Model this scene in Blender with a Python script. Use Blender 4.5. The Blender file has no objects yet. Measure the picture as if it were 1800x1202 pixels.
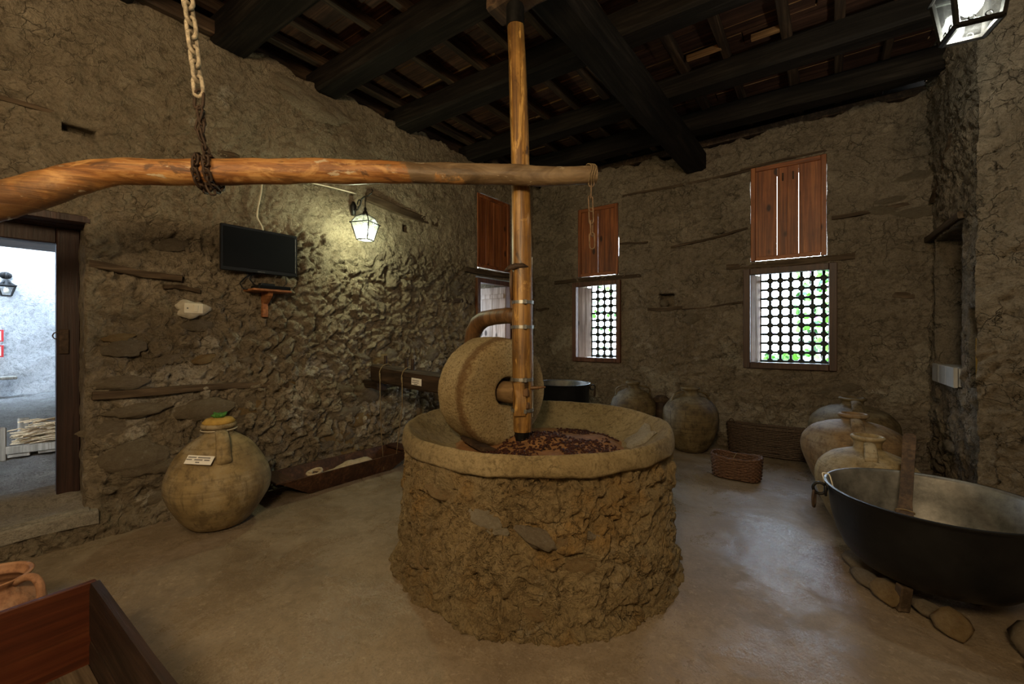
import bpy, bmesh, math, random
import numpy as np
from mathutils import Vector, Matrix
random.seed(7)
SC = bpy.context.scene
COL = SC.collection
PI = math.pi

# ------------------------------------------------------------------ camera, world, lights, exposure
cam_d = bpy.data.cameras.new('camera')
cam_d.sensor_width = 36.0
cam_d.lens = 36.0 * 740 / 1800
cam_d.shift_y = -11.0 / 1800
cam_d.clip_start = 0.05
cam = bpy.data.objects.new('camera', cam_d)
cam.location = (0, 0, 1.5)
cam.rotation_euler = (PI / 2, 0, math.radians(35.1))
COL.objects.link(cam)
SC.camera = cam
SC.view_settings.view_transform = 'Standard'
SC.view_settings.look = 'None'
SC.view_settings.gamma = 1.0
SC.view_settings.use_curve_mapping = False
SC.view_settings.exposure = 0.55
SC.cycles.use_denoising = True
SC.cycles.max_bounces = 8
SC.cycles.diffuse_bounces = 5
SC.cycles.sample_clamp_indirect = 4.0
SC.cycles.caustics_reflective = False
SC.cycles.caustics_refractive = False

SKY = 19.0
w = bpy.data.worlds.new('sky')
SC.world = w
w.use_nodes = True
wn = w.node_tree.nodes
wn.clear()
wo = wn.new('ShaderNodeOutputWorld')
wb = wn.new('ShaderNodeBackground')
wg = wn.new('ShaderNodeTexCoord')
wx = wn.new('ShaderNodeSeparateXYZ')
wr = wn.new('ShaderNodeValToRGB')
wr.color_ramp.elements[0].position = 0.0
wr.color_ramp.elements[0].color = (0.82, 0.92, 1.0, 1)
wr.color_ramp.elements[1].position = 0.8
wr.color_ramp.elements[1].color = (0.52, 0.72, 1.0, 1)
w.node_tree.links.new(wg.outputs['Generated'], wx.inputs[0])
w.node_tree.links.new(wx.outputs['Z'], wr.inputs[0])
w.node_tree.links.new(wr.outputs[0], wb.inputs[0])
w.node_tree.links.new(wb.outputs[0], wo.inputs[0])
wb.inputs[1].default_value = SKY


def lamp(name, loc, power, color, size=0.06, kind='POINT'):
    d = bpy.data.lights.new(name, kind)
    d.energy = power
    d.color = color
    d.shadow_soft_size = size
    o = bpy.data.objects.new(name, d)
    o.location = loc
    COL.objects.link(o)
    return o


def portal(name, loc, rot, sx, sy):
    d = bpy.data.lights.new(name, 'AREA')
    d.shape = 'RECTANGLE'
    d.size = sx
    d.size_y = sy
    d.cycles.is_portal = True
    o = bpy.data.objects.new(name, d)
    o.location = loc
    o.rotation_euler = rot
    COL.objects.link(o)


# sky portals just outside the window and door openings (they add no light of their own)
portal('sky_portal', (-2.84, 7.02, 1.75), (-PI / 2, 0, 0), 1.0, 1.5)
portal('sky_portal', (-0.20, 7.02, 1.75), (-PI / 2, 0, 0), 1.1, 1.5)
portal('sky_portal', (-4.97, 5.40, 1.75), (PI / 2, 0, -PI / 2), 1.0, 1.5)
# unseen warm fill lights added behind the camera to brighten mill and log
WARM = (1.0, 0.75, 0.44)
lamp('fill_lamp', (-2.2, -0.7, 3.5), 60, WARM, 0.3)
lamp('fill_lamp', (0.1, -1.1, 2.85), 265, WARM, 0.35)


# ------------------------------------------------------------------ noise
def h3(ix, iy, iz, s):
    n = (ix.astype(np.int64) * 374761393 + iy.astype(np.int64) * 668265263 + iz.astype(np.int64) * 1274126177 + s * 974711) & 0xffffffff
    n = ((n ^ (n >> 13)) * 1103515245) & 0xffffffff
    n = ((n ^ (n >> 16)) * 2246822519) & 0xffffffff
    n = n ^ (n >> 15)
    return (n & 0xffffff) / float(0xffffff)


def vnoise(p, s=0):
    i = np.floor(p).astype(np.int64)
    f = p - i
    f = f * f * f * (f * (f * 6 - 15) + 10)
    x, y, z = i[:, 0], i[:, 1], i[:, 2]
    r = 0
    for dx in (0, 1):
        wx_ = f[:, 0] if dx else 1 - f[:, 0]
        for dy in (0, 1):
            wy_ = f[:, 1] if dy else 1 - f[:, 1]
            for dz in (0, 1):
                wz_ = f[:, 2] if dz else 1 - f[:, 2]
                r = r + wx_ * wy_ * wz_ * h3(x + dx, y + dy, z + dz, s)
    return r * 2 - 1


def fbm(p, o=4, s=0, g=0.5):
    a, t, r = 1.0, 0.0, 0
    for k in range(o):
        r = r + a * vnoise(p * (2.03 ** k) + 17.1 * k, s + k)
        t += a
        a *= g
    return r / t


def ridged(p, o=4, s=0):
    a, t, r = 1.0, 0.0, 0
    for k in range(o):
        r = r + a * (1 - np.abs(vnoise(p * (2.1 ** k) + 9.7 * k, s + k)))
        t += a
        a *= 0.55
    return r / t


def worley(p, s=0, facet=False):
    i = np.floor(p).astype(np.int64)
    f1 = np.full(len(p), 9.0)
    f2 = np.full(len(p), 9.0)
    idv = np.zeros(len(p))
    cp = np.zeros(p.shape)
    for dx in (-1, 0, 1):
        for dy in (-1, 0, 1):
            for dz in (-1, 0, 1):
                c = i + np.array([dx, dy, dz])
                q = np.stack([h3(c[:, 0], c[:, 1], c[:, 2], s + k) for k in (1, 2, 3)], 1) + c
                d = np.sqrt(((q - p) ** 2).sum(1))
                m = d < f1
                f2 = np.where(m, f1, np.minimum(f2, d))
                idv = np.where(m, h3(c[:, 0], c[:, 1], c[:, 2], s + 9), idv)
                cp = np.where(m[:, None], q, cp)
                f1 = np.where(m, d, f1)
    if facet:
        rv = np.stack([(idv * k) % 1.0 - 0.5 for k in (91.7, 217.3, 353.9)], 1) * 2
        return f1, f2, idv, ((p - cp) * rv).sum(1)
    return f1, f2, idv


def sstep(a, b, x):
    t = np.clip((x - a) / (b - a), 0, 1)
    return t * t * (3 - 2 * t)


# ------------------------------------------------------------------ materials
class M:
    def __init__(s, name, rough=0.8, metal=0.0, spec=0.3):
        s.m = bpy.data.materials.new(name)
        s.m.use_nodes = True
        s.nt = s.m.node_tree
        s.b = s.nt.nodes['Principled BSDF']
        s.b.inputs['Roughness'].default_value = rough
        s.b.inputs['Metallic'].default_value = metal
        s.b.inputs['Specular IOR Level'].default_value = spec
        s.tc = s.nt.nodes.new('ShaderNodeTexCoord')

    def lk(s, a, b):
        s.nt.links.new(a, b)

    def vec(s, scale=(1, 1, 1), loc=(0, 0, 0), rnd=False):
        mp = s.nt.nodes.new('ShaderNodeMapping')
        mp.inputs['Scale'].default_value = scale
        mp.inputs['Location'].default_value = loc
        s.lk(s.tc.outputs['Object'], mp.inputs['Vector'])
        if rnd:
            oi = s.nt.nodes.new('ShaderNodeObjectInfo')
            ml = s.math('MULTIPLY', oi.outputs['Random'], 37.0)
            cx = s.nt.nodes.new('ShaderNodeCombineXYZ')
            for k in range(3):
                s.lk(ml, cx.inputs[k])
            s.lk(cx.outputs[0], mp.inputs['Location'])
        return mp.outputs[0]

    def noise(s, v, scale, detail=6, rough=0.6, dist=0.0):
        n = s.nt.nodes.new('ShaderNodeTexNoise')
        n.inputs['Scale'].default_value = scale
        n.inputs['Detail'].default_value = detail
        n.inputs['Roughness'].default_value = rough
        n.inputs['Distortion'].default_value = dist
        s.lk(v, n.inputs['Vector'])
        return n.outputs['Fac']

    def noisec(s, v, scale, detail=4):
        n = s.nt.nodes.new('ShaderNodeTexNoise')
        n.inputs['Scale'].default_value = scale
        n.inputs['Detail'].default_value = detail
        s.lk(v, n.inputs['Vector'])
        return n.outputs['Color']

    def voro(s, v, scale, feature='F1'):
        n = s.nt.nodes.new('ShaderNodeTexVoronoi')
        n.feature = feature
        n.inputs['Scale'].default_value = scale
        s.lk(v, n.inputs['Vector'])
        return n.outputs['Distance']

    def ramp(s, f, stops, interp='LINEAR'):
        r = s.nt.nodes.new('ShaderNodeValToRGB')
        cr = r.color_ramp
        cr.interpolation = interp
        while len(cr.elements) < len(stops):
            cr.elements.new(0.5)
        for e, (p, c) in zip(cr.elements, stops):
            e.position = p
            if not hasattr(c, '__len__'):
                c = (c, c, c)
            e.color = (*c, 1)
        s.lk(f, r.inputs[0])
        return r.outputs[0]

    def mix(s, f, a, b, mode='MIX'):
        n = s.nt.nodes.new('ShaderNodeMix')
        n.data_type = 'RGBA'
        n.blend_type = mode
        n.clamp_factor = True
        for val, k in ((f, 0), (a, 6), (b, 7)):
            if hasattr(val, 'links'):
                s.lk(val, n.inputs[k])
            elif hasattr(val, '__len__'):
                n.inputs[k].default_value = (*val, 1)
            else:
                n.inputs[k].default_value = val
        return n.outputs[2]

    def math(s, op, a, b=0.0):
        n = s.nt.nodes.new('ShaderNodeMath')
        n.operation = op
        for k, v in ((0, a), (1, b)):
            if hasattr(v, 'links'):
                s.lk(v, n.inputs[k])
            else:
                n.inputs[k].default_value = v
        return n.outputs[0]

    def vadd(s, a, b, k):
        sc = s.nt.nodes.new('ShaderNodeVectorMath')
        sc.operation = 'SCALE'
        s.lk(b, sc.inputs[0])
        sc.inputs['Scale'].default_value = k
        n = s.nt.nodes.new('ShaderNodeVectorMath')
        n.operation = 'ADD'
        s.lk(a, n.inputs[0])
        s.lk(sc.outputs[0], n.inputs[1])
        return n.outputs[0]

    def sep(s, v):
        n = s.nt.nodes.new('ShaderNodeSeparateXYZ')
        s.lk(v, n.inputs[0])
        return n.outputs

    def bump(s, h, strength=0.5, dist=0.02):
        n = s.nt.nodes.new('ShaderNodeBump')
        n.inputs['Strength'].default_value = strength
        n.inputs['Distance'].default_value = dist
        s.lk(h, n.inputs['Height'])
        s.lk(n.outputs[0], s.b.inputs['Normal'])

    def col(s, c):
        if hasattr(c, 'links'):
            s.lk(c, s.b.inputs['Base Color'])
        else:
            s.b.inputs['Base Color'].default_value = (*c, 1)
        return s

    def rough(s, c):
        s.lk(c, s.b.inputs['Roughness'])


def earth(name, c_dark, c_mid, c_light, patch, sc=1.0, crack=0.5, patch_at=0.60, bump=0.9, grain=1.0, ochre=None, low=0.0):
    m = M(name, 0.92, 0, 0.15)
    v = m.vec()
    vd = m.vadd(v, m.noisec(v, 3.0 * sc), 0.35)
    n1 = m.noise(v, 1.3 * sc, 9, 0.62, 0.4)
    n2 = m.noise(vd, 5.5 * sc, 10, 0.70)
    n3 = m.noise(v, 55 * sc, 5, 0.7)
    c = m.ramp(n1, [(0.28, c_dark), (0.5, c_mid), (0.72, c_light)])
    c = m.mix(m.ramp(n2, [(0.35, 0.0), (0.7, 0.55)]), c, c_light)
    pv = m.vadd(m.vec(loc=(3.7, 8.1, 1.3)), m.noisec(v, 6 * sc), 0.18)
    pn = m.noise(pv, 1.5 * sc, 7, 0.6)
    if low:   # efflorescence and loose plaster gather in the lower half of the wall
        zz = m.sep(v)[2]
        pn = m.math('ADD', pn, m.ramp(m.math('MULTIPLY', zz, 0.4), [(0.0, low), (0.62, low * 0.6), (0.86, 0.0)]))
    c = m.mix(m.ramp(pn, [(patch_at, 0.0), (patch_at + 0.035, 0.8)]), c, patch)
    if ochre:
        on = m.noise(m.vec(loc=(9.1, 2.2, 5.3)), 2.0 * sc, 6, 0.6)
        c = m.mix(m.ramp(on, [(0.52, 0.0), (0.66, 0.85)]), c, ochre)
    n4 = m.noise(vd, 15 * sc, 8, 0.75)
    c = m.mix(m.ramp(n4, [(0.36, 0.75), (0.50, 0.0)]), c, tuple(k * 0.62 for k in c_dark))
    c = m.mix(m.ramp(n4, [(0.56, 0.0), (0.70, 0.55)]), c, tuple(min(1, k * 1.25) for k in c_light))
    c = m.mix(m.ramp(n3, [(0.34, 0.55), (0.50, 0.0)]), c, tuple(k * 0.55 for k in c_dark))
    cv = m.vadd(v, m.noisec(v, 2.4 * sc, 6), 0.55)
    e = m.voro(cv, 2.6 * sc, 'DISTANCE_TO_EDGE')
    ck = m.ramp(e, [(0.0, 1.0), (0.016, 0.0)])
    ckm = m.math('MULTIPLY', ck, m.ramp(m.noise(v, 1.9 * sc, 3), [(0.45, 0.0), (0.58, crack)]))
    cv2 = m.vadd(v, m.noisec(v, 6.5 * sc, 6), 0.24)
    e2 = m.voro(cv2, 7.5 * sc, 'DISTANCE_TO_EDGE')
    ck2 = m.math('MULTIPLY', m.ramp(e2, [(0.0, 1.0), (0.035, 0.0)]), m.ramp(m.noise(m.vec(loc=(2, 9, 4)), 3.1 * sc, 4), [(0.46, 0.0), (0.60, min(1.0, crack * 1.3))]))
    ckm = m.math('MAXIMUM', ckm, ck2)
    c = m.mix(ckm, c, tuple(k * 0.25 for k in c_dark))
    m.col(c)
    h = m.math('ADD', m.math('MULTIPLY', n2, 1.0), m.math('MULTIPLY', n4, 0.8))
    h = m.math('ADD', h, m.math('MULTIPLY', n3, 0.22 * grain))
    h = m.math('SUBTRACT', h, m.math('MULTIPLY', ckm, 0.6))
    m.bump(h, min(1.0, bump * 1.25), 0.07)
    return m.m


def wood(name, dark, mid, light, axis=2, rough=0.6, spec=0.3, grain=1.0, bump=0.35, rnd=True, knots=False, var=0.35, blotch=False):
    m = M(name, rough, 0, spec)
    s = [14.0, 14.0, 14.0]
    s[axis] = 0.9
    v = m.vec(tuple(s), rnd=rnd)
    n = m.noise(v, 1.0 * grain, 9, 0.65, 0.7)
    s2 = [45.0, 45.0, 45.0]
    s2[axis] = 1.5
    nf = m.noise(m.vec(tuple(s2), rnd=rnd), 1.0 * grain, 5, 0.6)
    c = m.ramp(n, [(0.30, dark), (0.5, mid), (0.70, light)])
    c = m.mix(m.ramp(nf, [(0.38, 0.75), (0.56, 0.0)]), c, dark)
    big = m.noise(m.vec(rnd=rnd), 2.3, 5, 0.6)
    c = m.mix(m.ramp(big, [(0.35, var), (0.65, 0.0)]), c, tuple(k * 0.35 for k in dark))
    if blotch:
        bs_ = [9.0, 9.0, 9.0]
        bs_[axis] = 2.2
        bn = m.noise(m.vec(tuple(bs_)), 1.0, 9, 0.68, 1.0)
        c = m.mix(m.ramp(bn, [(0.36, 0.9), (0.43, 0.0)]), c, tuple(k * 0.45 for k in dark))
        c = m.mix(m.ramp(bn, [(0.56, 0.0), (0.62, 0.6)]), c, tuple(min(1, k * 1.15) for k in light))
    if knots:
        ks = [5.0, 5.0, 5.0]
        ks[axis] = 2.6
        kn = m.voro(m.vec(tuple(ks), rnd=rnd), 1.0)
        c = m.mix(m.ramp(kn, [(0.10, 0.9), (0.17, 0.0)]), c, tuple(q * 0.2 for q in dark))
    m.col(c)
    m.bump(m.math('ADD', n, m.math('MULTIPLY', nf, 0.6)), bump, 0.008)
    return m.m


def simple(name, c, rough=0.6, metal=0.0, spec=0.4, vary=0.25, scale=18.0, bump=0.15):
    m = M(name, rough, metal, spec)
    v = m.vec()
    n = m.noise(v, scale, 6, 0.65)
    m.col(m.mix(m.ramp(n, [(0.35, 0.0), (0.7, 1.0)]), tuple(k * (1 - vary) for k in c), tuple(min(1, k * (1 + vary)) for k in c)))
    if bump:
        m.bump(n, bump, 0.01)
    return m.m


def clay(name, base, dark, light, pale):
    m = M(name, 0.7, 0, 0.3)
    v = m.vec()
    band = m.noise(m.vec((1.2, 1.2, 40)), 1.0, 7, 0.65)
    n1 = m.noise(v, 2.6, 8, 0.6, 0.4)
    n2 = m.noise(v, 28, 6, 0.7)
    c = m.ramp(n1, [(0.32, dark), (0.5, base), (0.68, light)])
    c = m.mix(m.ramp(m.noise(m.vec(loc=(4, 1, 7)), 2.1, 6), [(0.52, 0.0), (0.66, 0.75)]), c, pale)
    c = m.mix(m.ramp(band, [(0.38, 0.55), (0.52, 0.0)]), c, dark)
    dr = m.noise(m.vec((22, 22, 1.6)), 1.0, 7, 0.7)
    c = m.mix(m.ramp(dr, [(0.36, 0.65), (0.47, 0.0)]), c, tuple(k * 0.6 for k in dark))
    mo = m.noise(m.vec(loc=(8, 3, 2)), 9.0, 9, 0.75)
    c = m.mix(m.ramp(mo, [(0.38, 0.7), (0.50, 0.0)]), c, tuple(k * 0.7 for k in dark))
    c = m.mix(m.ramp(mo, [(0.58, 0.0), (0.70, 0.5)]), c, pale)
    c = m.mix(m.ramp(n2, [(0.28, 0.7), (0.40, 0.0)]), c, tuple(k * 0.4 for k in dark))
    m.col(c)
    m.bump(m.math('ADD', m.math('MULTIPLY', band, 0.8), m.math('MULTIPLY', n2, 0.5)), 0.35, 0.012)
    return m.m


def emit(name, c, strength):
    m = M(name)
    m.b.inputs['Emission Color'].default_value = (*c, 1)
    m.b.inputs['Emission Strength'].default_value = strength
    m.col(c)
    return m.m


def pane_mat(name, tint, haze=0.12):
    mat = bpy.data.materials.new(name)
    mat.use_nodes = True
    nt = mat.node_tree
    nt.nodes.clear()
    o = nt.nodes.new('ShaderNodeOutputMaterial')
    tr = nt.nodes.new('ShaderNodeBsdfTransparent')
    tr.inputs[0].default_value = (*tint, 1)
    df = nt.nodes.new('ShaderNodeBsdfTranslucent')
    df.inputs[0].default_value = (*tint, 1)
    gl = nt.nodes.new('ShaderNodeBsdfGlossy')
    gl.inputs['Roughness'].default_value = 0.08
    m1 = nt.nodes.new('ShaderNodeMixShader')
    m2 = nt.nodes.new('ShaderNodeMixShader')
    tc = nt.nodes.new('ShaderNodeTexCoord')
    nz = nt.nodes.new('ShaderNodeTexNoise')
    nz.inputs['Scale'].default_value = 30
    nt.links.new(tc.outputs['Object'], nz.inputs[0])
    ml = nt.nodes.new('ShaderNodeMath')
    ml.operation = 'MULTIPLY'
    ml.inputs[1].default_value = haze * 2
    nt.links.new(nz.outputs[0], ml.inputs[0])
    nt.links.new(ml.outputs[0], m1.inputs[0])
    nt.links.new(tr.outputs[0], m1.inputs[1])
    nt.links.new(df.outputs[0], m1.inputs[2])
    m2.inputs[0].default_value = 0.06
    nt.links.new(m1.outputs[0], m2.inputs[1])
    nt.links.new(gl.outputs[0], m2.inputs[2])
    nt.links.new(m2.outputs[0], o.inputs[0])
    return mat


MT = {}
MT['wall_up'] = earth('mud_plaster', (0.20, 0.155, 0.108), (0.285, 0.23, 0.165), (0.37, 0.305, 0.225), (0.44, 0.385, 0.30), 1.0, 0.42, 0.68, 1.0, low=0.17)
MT['wall_left'] = earth('rough_mud_wall', (0.185, 0.145, 0.095), (0.275, 0.218, 0.148), (0.385, 0.32, 0.23), (0.52, 0.465, 0.38), 1.0, 0.32, 0.66, 1.0, low=0.15)
MT['wall_right'] = earth('grey_mud_wall', (0.19, 0.15, 0.105), (0.26, 0.21, 0.15), (0.34, 0.285, 0.21), (0.40, 0.345, 0.27), 1.2, 0.75, 0.64, 0.9)
MT['drum'] = earth('clay_masonry', (0.25, 0.17, 0.08), (0.37, 0.265, 0.13), (0.46, 0.35, 0.19), (0.50, 0.41, 0.27), 1.6, 0.5, 0.62, 0.8, 1.0, (0.42, 0.25, 0.085))
MT['lip'] = earth('smooth_clay_lip', (0.15, 0.108, 0.050), (0.21, 0.157, 0.080), (0.27, 0.21, 0.115), (0.30, 0.24, 0.145), 1.5, 0.5, 0.70, 0.3)
MT['stone_a'] = earth('rubble_stone', (0.22, 0.165, 0.11), (0.32, 0.255, 0.175), (0.42, 0.35, 0.25), (0.48, 0.42, 0.33), 2.6, 0.1, 0.62, 0.7)
MT['stone_b'] = earth('ochre_stone', (0.26, 0.165, 0.08), (0.40, 0.27, 0.125), (0.47, 0.35, 0.19), (0.44, 0.25, 0.12), 2.6, 0.1, 0.60, 0.7)
MT['stone_d'] = earth('wall_rubble', (0.19, 0.15, 0.10), (0.29, 0.235, 0.165), (0.38, 0.315, 0.225), (0.44, 0.38, 0.29), 2.6, 0.1, 0.62, 0.7)
MT['stone_c'] = earth('pale_stone', (0.33, 0.275, 0.19), (0.45, 0.385, 0.28), (0.54, 0.475, 0.36), (0.60, 0.54, 0.43), 2.6, 0.1, 0.62, 0.7)


def floor_mat():
    m = M('worn_earth_floor', 0.5, 0, 0.5)
    v = m.vec()
    n1 = m.noise(v, 0.9, 8, 0.6, 0.5)
    n2 = m.noise(v, 5.0, 9, 0.68, 0.3)
    n3 = m.noise(v, 90, 4, 0.7)
    c = m.ramp(n1, [(0.3, (0.135, 0.100, 0.065)), (0.5, (0.205, 0.155, 0.104)), (0.7, (0.275, 0.215, 0.150))])
    c = m.mix(m.ramp(n2, [(0.4, 0.0), (0.68, 0.5)]), c, (0.30, 0.232, 0.155))
    ch = m.noise(m.vec(loc=(1.7, 4.2, 0)), 2.4, 9, 0.72, 0.6)
    c = m.mix(m.ramp(ch, [(0.66, 0.0), (0.70, 0.7)]), c, (0.42, 0.36, 0.27))
    c = m.mix(m.ramp(n3, [(0.34, 0.5), (0.5, 0.0)]), c, (0.11, 0.077, 0.047))
    c = m.mix(m.ramp(m.noise(v, 17, 8, 0.75, 0.4), [(0.38, 0.5), (0.52, 0.0)]), c, (0.14, 0.10, 0.06))
    c = m.mix(m.ramp(m.noise(m.vec(loc=(3, 3, 3)), 26, 7, 0.75), [(0.56, 0.0), (0.70, 0.5)]), c, (0.44, 0.355, 0.25))
    m.col(c)
    wet = m.noise(m.vec(loc=(5.2, 0.4, 0)), 1.7, 8, 0.66, 0.8)
    r = m.ramp(wet, [(0.43, 0.11), (0.56, 0.55)])
    r = m.mix(m.ramp(n3, [(0.40, 0.0), (0.65, 0.25)]), r, (0.9, 0.9, 0.9))
    m.rough(r)
    h = m.math('ADD', m.math('MULTIPLY', n2, 0.9), m.math('MULTIPLY', n3, 0.18))
    m.bump(h, 0.35, 0.03)
    return m.m


MT['floor'] = floor_mat()
MT['beam'] = wood('smoked_beam', (0.006, 0.005, 0.0042), (0.013, 0.0105, 0.0085), (0.030, 0.024, 0.019), 0, 0.75, 0.1)
MT['beam_y'] = wood('smoked_main_beam', (0.006, 0.005, 0.0042), (0.013, 0.0105, 0.0085), (0.030, 0.024, 0.019), 1, 0.75, 0.1)
MT['rafter'] = wood('brown_rafter', (0.022, 0.013, 0.008), (0.06, 0.036, 0.021), (0.16, 0.098, 0.056), 1, 0.65, 0.25)
MT['plank'] = wood('red_brown_roof_board', (0.035, 0.016, 0.010), (0.10, 0.046, 0.028), (0.21, 0.10, 0.058), 0, 0.65, 0.25, var=0.6)
MT['edge_glint_pale'] = wood('edge_glint_pale_wood', (0.18, 0.09, 0.036), (0.42, 0.22, 0.085), (0.60, 0.37, 0.18), 0, 0.7, 0.2)  # lamp glints on board edges painted as paler wood; battens share it
MT['post'] = wood('varnished_yellow_pole', (0.10, 0.042, 0.011), (0.38, 0.195, 0.048), (0.56, 0.33, 0.095), 2, 0.42, 0.45, 1.3, 0.35, False, True, 0.7, True)
MT['post_dark'] = wood('dark_pole_wood', (0.06, 0.03, 0.012), (0.14, 0.07, 0.026), (0.22, 0.12, 0.05), 2, 0.5, 0.4, 1.0, 0.4, False)
MT['lath'] = wood('dark_old_lath', (0.035, 0.023, 0.014), (0.085, 0.058, 0.036), (0.16, 0.115, 0.075), 1, 0.8, 0.15)
MT['lath_x'] = wood('dark_old_lath_x', (0.035, 0.023, 0.014), (0.085, 0.058, 0.036), (0.16, 0.115, 0.075), 0, 0.8, 0.15)
MT['shutter'] = wood('red_brown_shutter', (0.10, 0.028, 0.009), (0.29, 0.092, 0.027), (0.42, 0.155, 0.05), 2, 0.5, 0.4, 0.8, 0.25, True, True)
MT['shutter_x'] = wood('red_brown_rail', (0.10, 0.028, 0.009), (0.29, 0.092, 0.027), (0.42, 0.155, 0.05), 0, 0.5, 0.4, 0.8, 0.25)
MT['shutter_y'] = wood('red_brown_rail_y', (0.10, 0.028, 0.009), (0.29, 0.092, 0.027), (0.42, 0.155, 0.05), 1, 0.5, 0.4, 0.8, 0.25)
MT['frame_w'] = wood('window_frame_wood', (0.055, 0.018, 0.008), (0.13, 0.05, 0.02), (0.20, 0.085, 0.036), 2, 0.5, 0.4)
MT['frame_dark'] = wood('dark_window_frame', (0.03, 0.012, 0.007), (0.065, 0.028, 0.016), (0.10, 0.05, 0.03), 2, 0.5, 0.4)
MT['grey_board'] = wood('weathered_pale_board', (0.22, 0.16, 0.125), (0.52, 0.41, 0.34), (0.68, 0.57, 0.49), 2, 0.75, 0.2, 1.0, 0.4, True, True)
MT['door'] = wood('dark_door_frame', (0.014, 0.006, 0.005), (0.036, 0.016, 0.012), (0.06, 0.03, 0.022), 2, 0.5, 0.3)
MT['trough'] = wood('dark_trough_wood', (0.028, 0.012, 0.006), (0.07, 0.030, 0.014), (0.13, 0.06, 0.028), 1, 0.6, 0.3)
MT['box'] = wood('red_box_wood', (0.04, 0.009, 0.003), (0.09, 0.021, 0.007), (0.135, 0.040, 0.013), 1, 0.5, 0.35, 0.7, 0.2)
MT['box_dark'] = wood('dark_box_wood', (0.013, 0.007, 0.004), (0.03, 0.015, 0.009), (0.06, 0.034, 0.021), 0, 0.55, 0.35)
MT['pressbeam'] = wood('dark_press_beam', (0.018, 0.011, 0.007), (0.05, 0.03, 0.018), (0.10, 0.06, 0.036), 0, 0.6, 0.3)
MT['shelf'] = wood('orange_shelf_wood', (0.16, 0.055, 0.02), (0.32, 0.125, 0.045), (0.42, 0.19, 0.075), 1, 0.5, 0.4)
MT['paddle'] = wood('paddle_wood', (0.035, 0.02, 0.010), (0.09, 0.052, 0.026), (0.15, 0.09, 0.045), 2, 0.6, 0.3)
MT['axle'] = wood('pale_axle_wood', (0.15, 0.09, 0.04), (0.30, 0.19, 0.09), (0.42, 0.29, 0.15), 0, 0.6, 0.3)
MT['iron'] = simple('black_iron', (0.012, 0.011, 0.010), 0.5, 0.6, 0.5, 0.4, 25, 0.3)
MT['rust'] = simple('rusty_iron', (0.055, 0.034, 0.022), 0.7, 0.4, 0.4, 0.5, 30, 0.4)
MT['grille'] = simple('dark_grille_iron', (0.020, 0.026, 0.024), 0.55, 0.5, 0.4, 0.3, 20, 0.2)
MT['band'] = simple('grey_steel_band', (0.30, 0.30, 0.28), 0.42, 0.8, 0.5, 0.4, 30, 0.2)
MT['chain_pale'] = simple('pale_rust_chain', (0.42, 0.35, 0.25), 0.75, 0.1, 0.3, 0.5, 40, 0.5)
MT['chain_tan'] = simple('tan_rust_chain', (0.20, 0.13, 0.075), 0.7, 0.3, 0.3, 0.4, 40, 0.4)
MT['plastic'] = simple('black_plastic', (0.005, 0.005, 0.006), 0.35, 0, 0.25, 0.1, 10, 0)
MT['screen'] = simple('dark_screen', (0.0025, 0.0025, 0.003), 0.4, 0, 0.12, 0.1, 2, 0)
MT['white'] = simple('white_plastic', (0.62, 0.58, 0.48), 0.4, 0, 0.4, 0.06, 10, 0)
MT['cable'] = simple('cream_cable', (0.58, 0.52, 0.40), 0.5, 0, 0.4, 0.1, 10, 0)
MT['paper'] = simple('white_paper', (0.72, 0.70, 0.66), 0.8, 0, 0.2, 0.05, 8, 0)
MT['ink'] = simple('dark_ink', (0.03, 0.03, 0.04), 0.8, 0, 0.2, 0.1, 8, 0)
MT['rope'] = simple('hemp_rope', (0.20, 0.145, 0.08), 0.9, 0, 0.1, 0.35, 90, 0.6)
MT['cloth'] = simple('beige_cloth', (0.36, 0.29, 0.20), 0.95, 0, 0.1, 0.2, 30, 0.4)
MT['cloth_olive'] = simple('olive_sacking', (0.17, 0.135, 0.06), 0.95, 0, 0.1, 0.3, 40, 0.5)
MT['basket'] = simple('dark_wicker', (0.075, 0.05, 0.034), 0.7, 0, 0.3, 0.5, 60, 0.3)
MT['basket_red'] = simple('red_brown_wicker', (0.105, 0.052, 0.029), 0.65, 0, 0.3, 0.5, 60, 0.3)
MT['clay_a'] = clay('yellow_grey_clay', (0.255, 0.185, 0.085), (0.155, 0.108, 0.052), (0.33, 0.26, 0.145), (0.33, 0.295, 0.22))
MT['clay_b'] = clay('brown_grey_clay', (0.125, 0.090, 0.040), (0.055, 0.036, 0.017), (0.19, 0.145, 0.072), (0.19, 0.16, 0.105))
MT['clay_c'] = clay('orange_clay', (0.20, 0.125, 0.058), (0.11, 0.066, 0.032), (0.26, 0.18, 0.092), (0.24, 0.20, 0.14))
MT['clay_d'] = clay('red_pot_clay', (0.34, 0.175, 0.095), (0.25, 0.12, 0.065), (0.42, 0.26, 0.155), (0.40, 0.30, 0.21))
MT['cauldron'] = simple('black_cauldron', (0.006, 0.006, 0.0065), 0.45, 0.2, 0.35, 0.4, 9, 0.2)
MT['cauldron_in'] = simple('grey_tinned_inside', (0.15, 0.142, 0.125), 0.45, 0.4, 0.5, 0.55, 6, 0.3)
MT['leaf'] = simple('vine_leaf', (0.13, 0.42, 0.035), 0.5, 0, 0.4, 0.4, 9, 0.2)
MT['leaf_dark'] = simple('dark_leaf', (0.03, 0.14, 0.02), 0.5, 0, 0.4, 0.4, 9, 0.2)
MT['flower'] = simple('purple_blossom', (0.45, 0.10, 0.42), 0.6, 0, 0.3, 0.3, 30, 0)
MT['straw'] = simple('dry_straw', (0.42, 0.32, 0.20), 0.9, 0, 0.2, 0.4, 50, 0.3)
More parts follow.
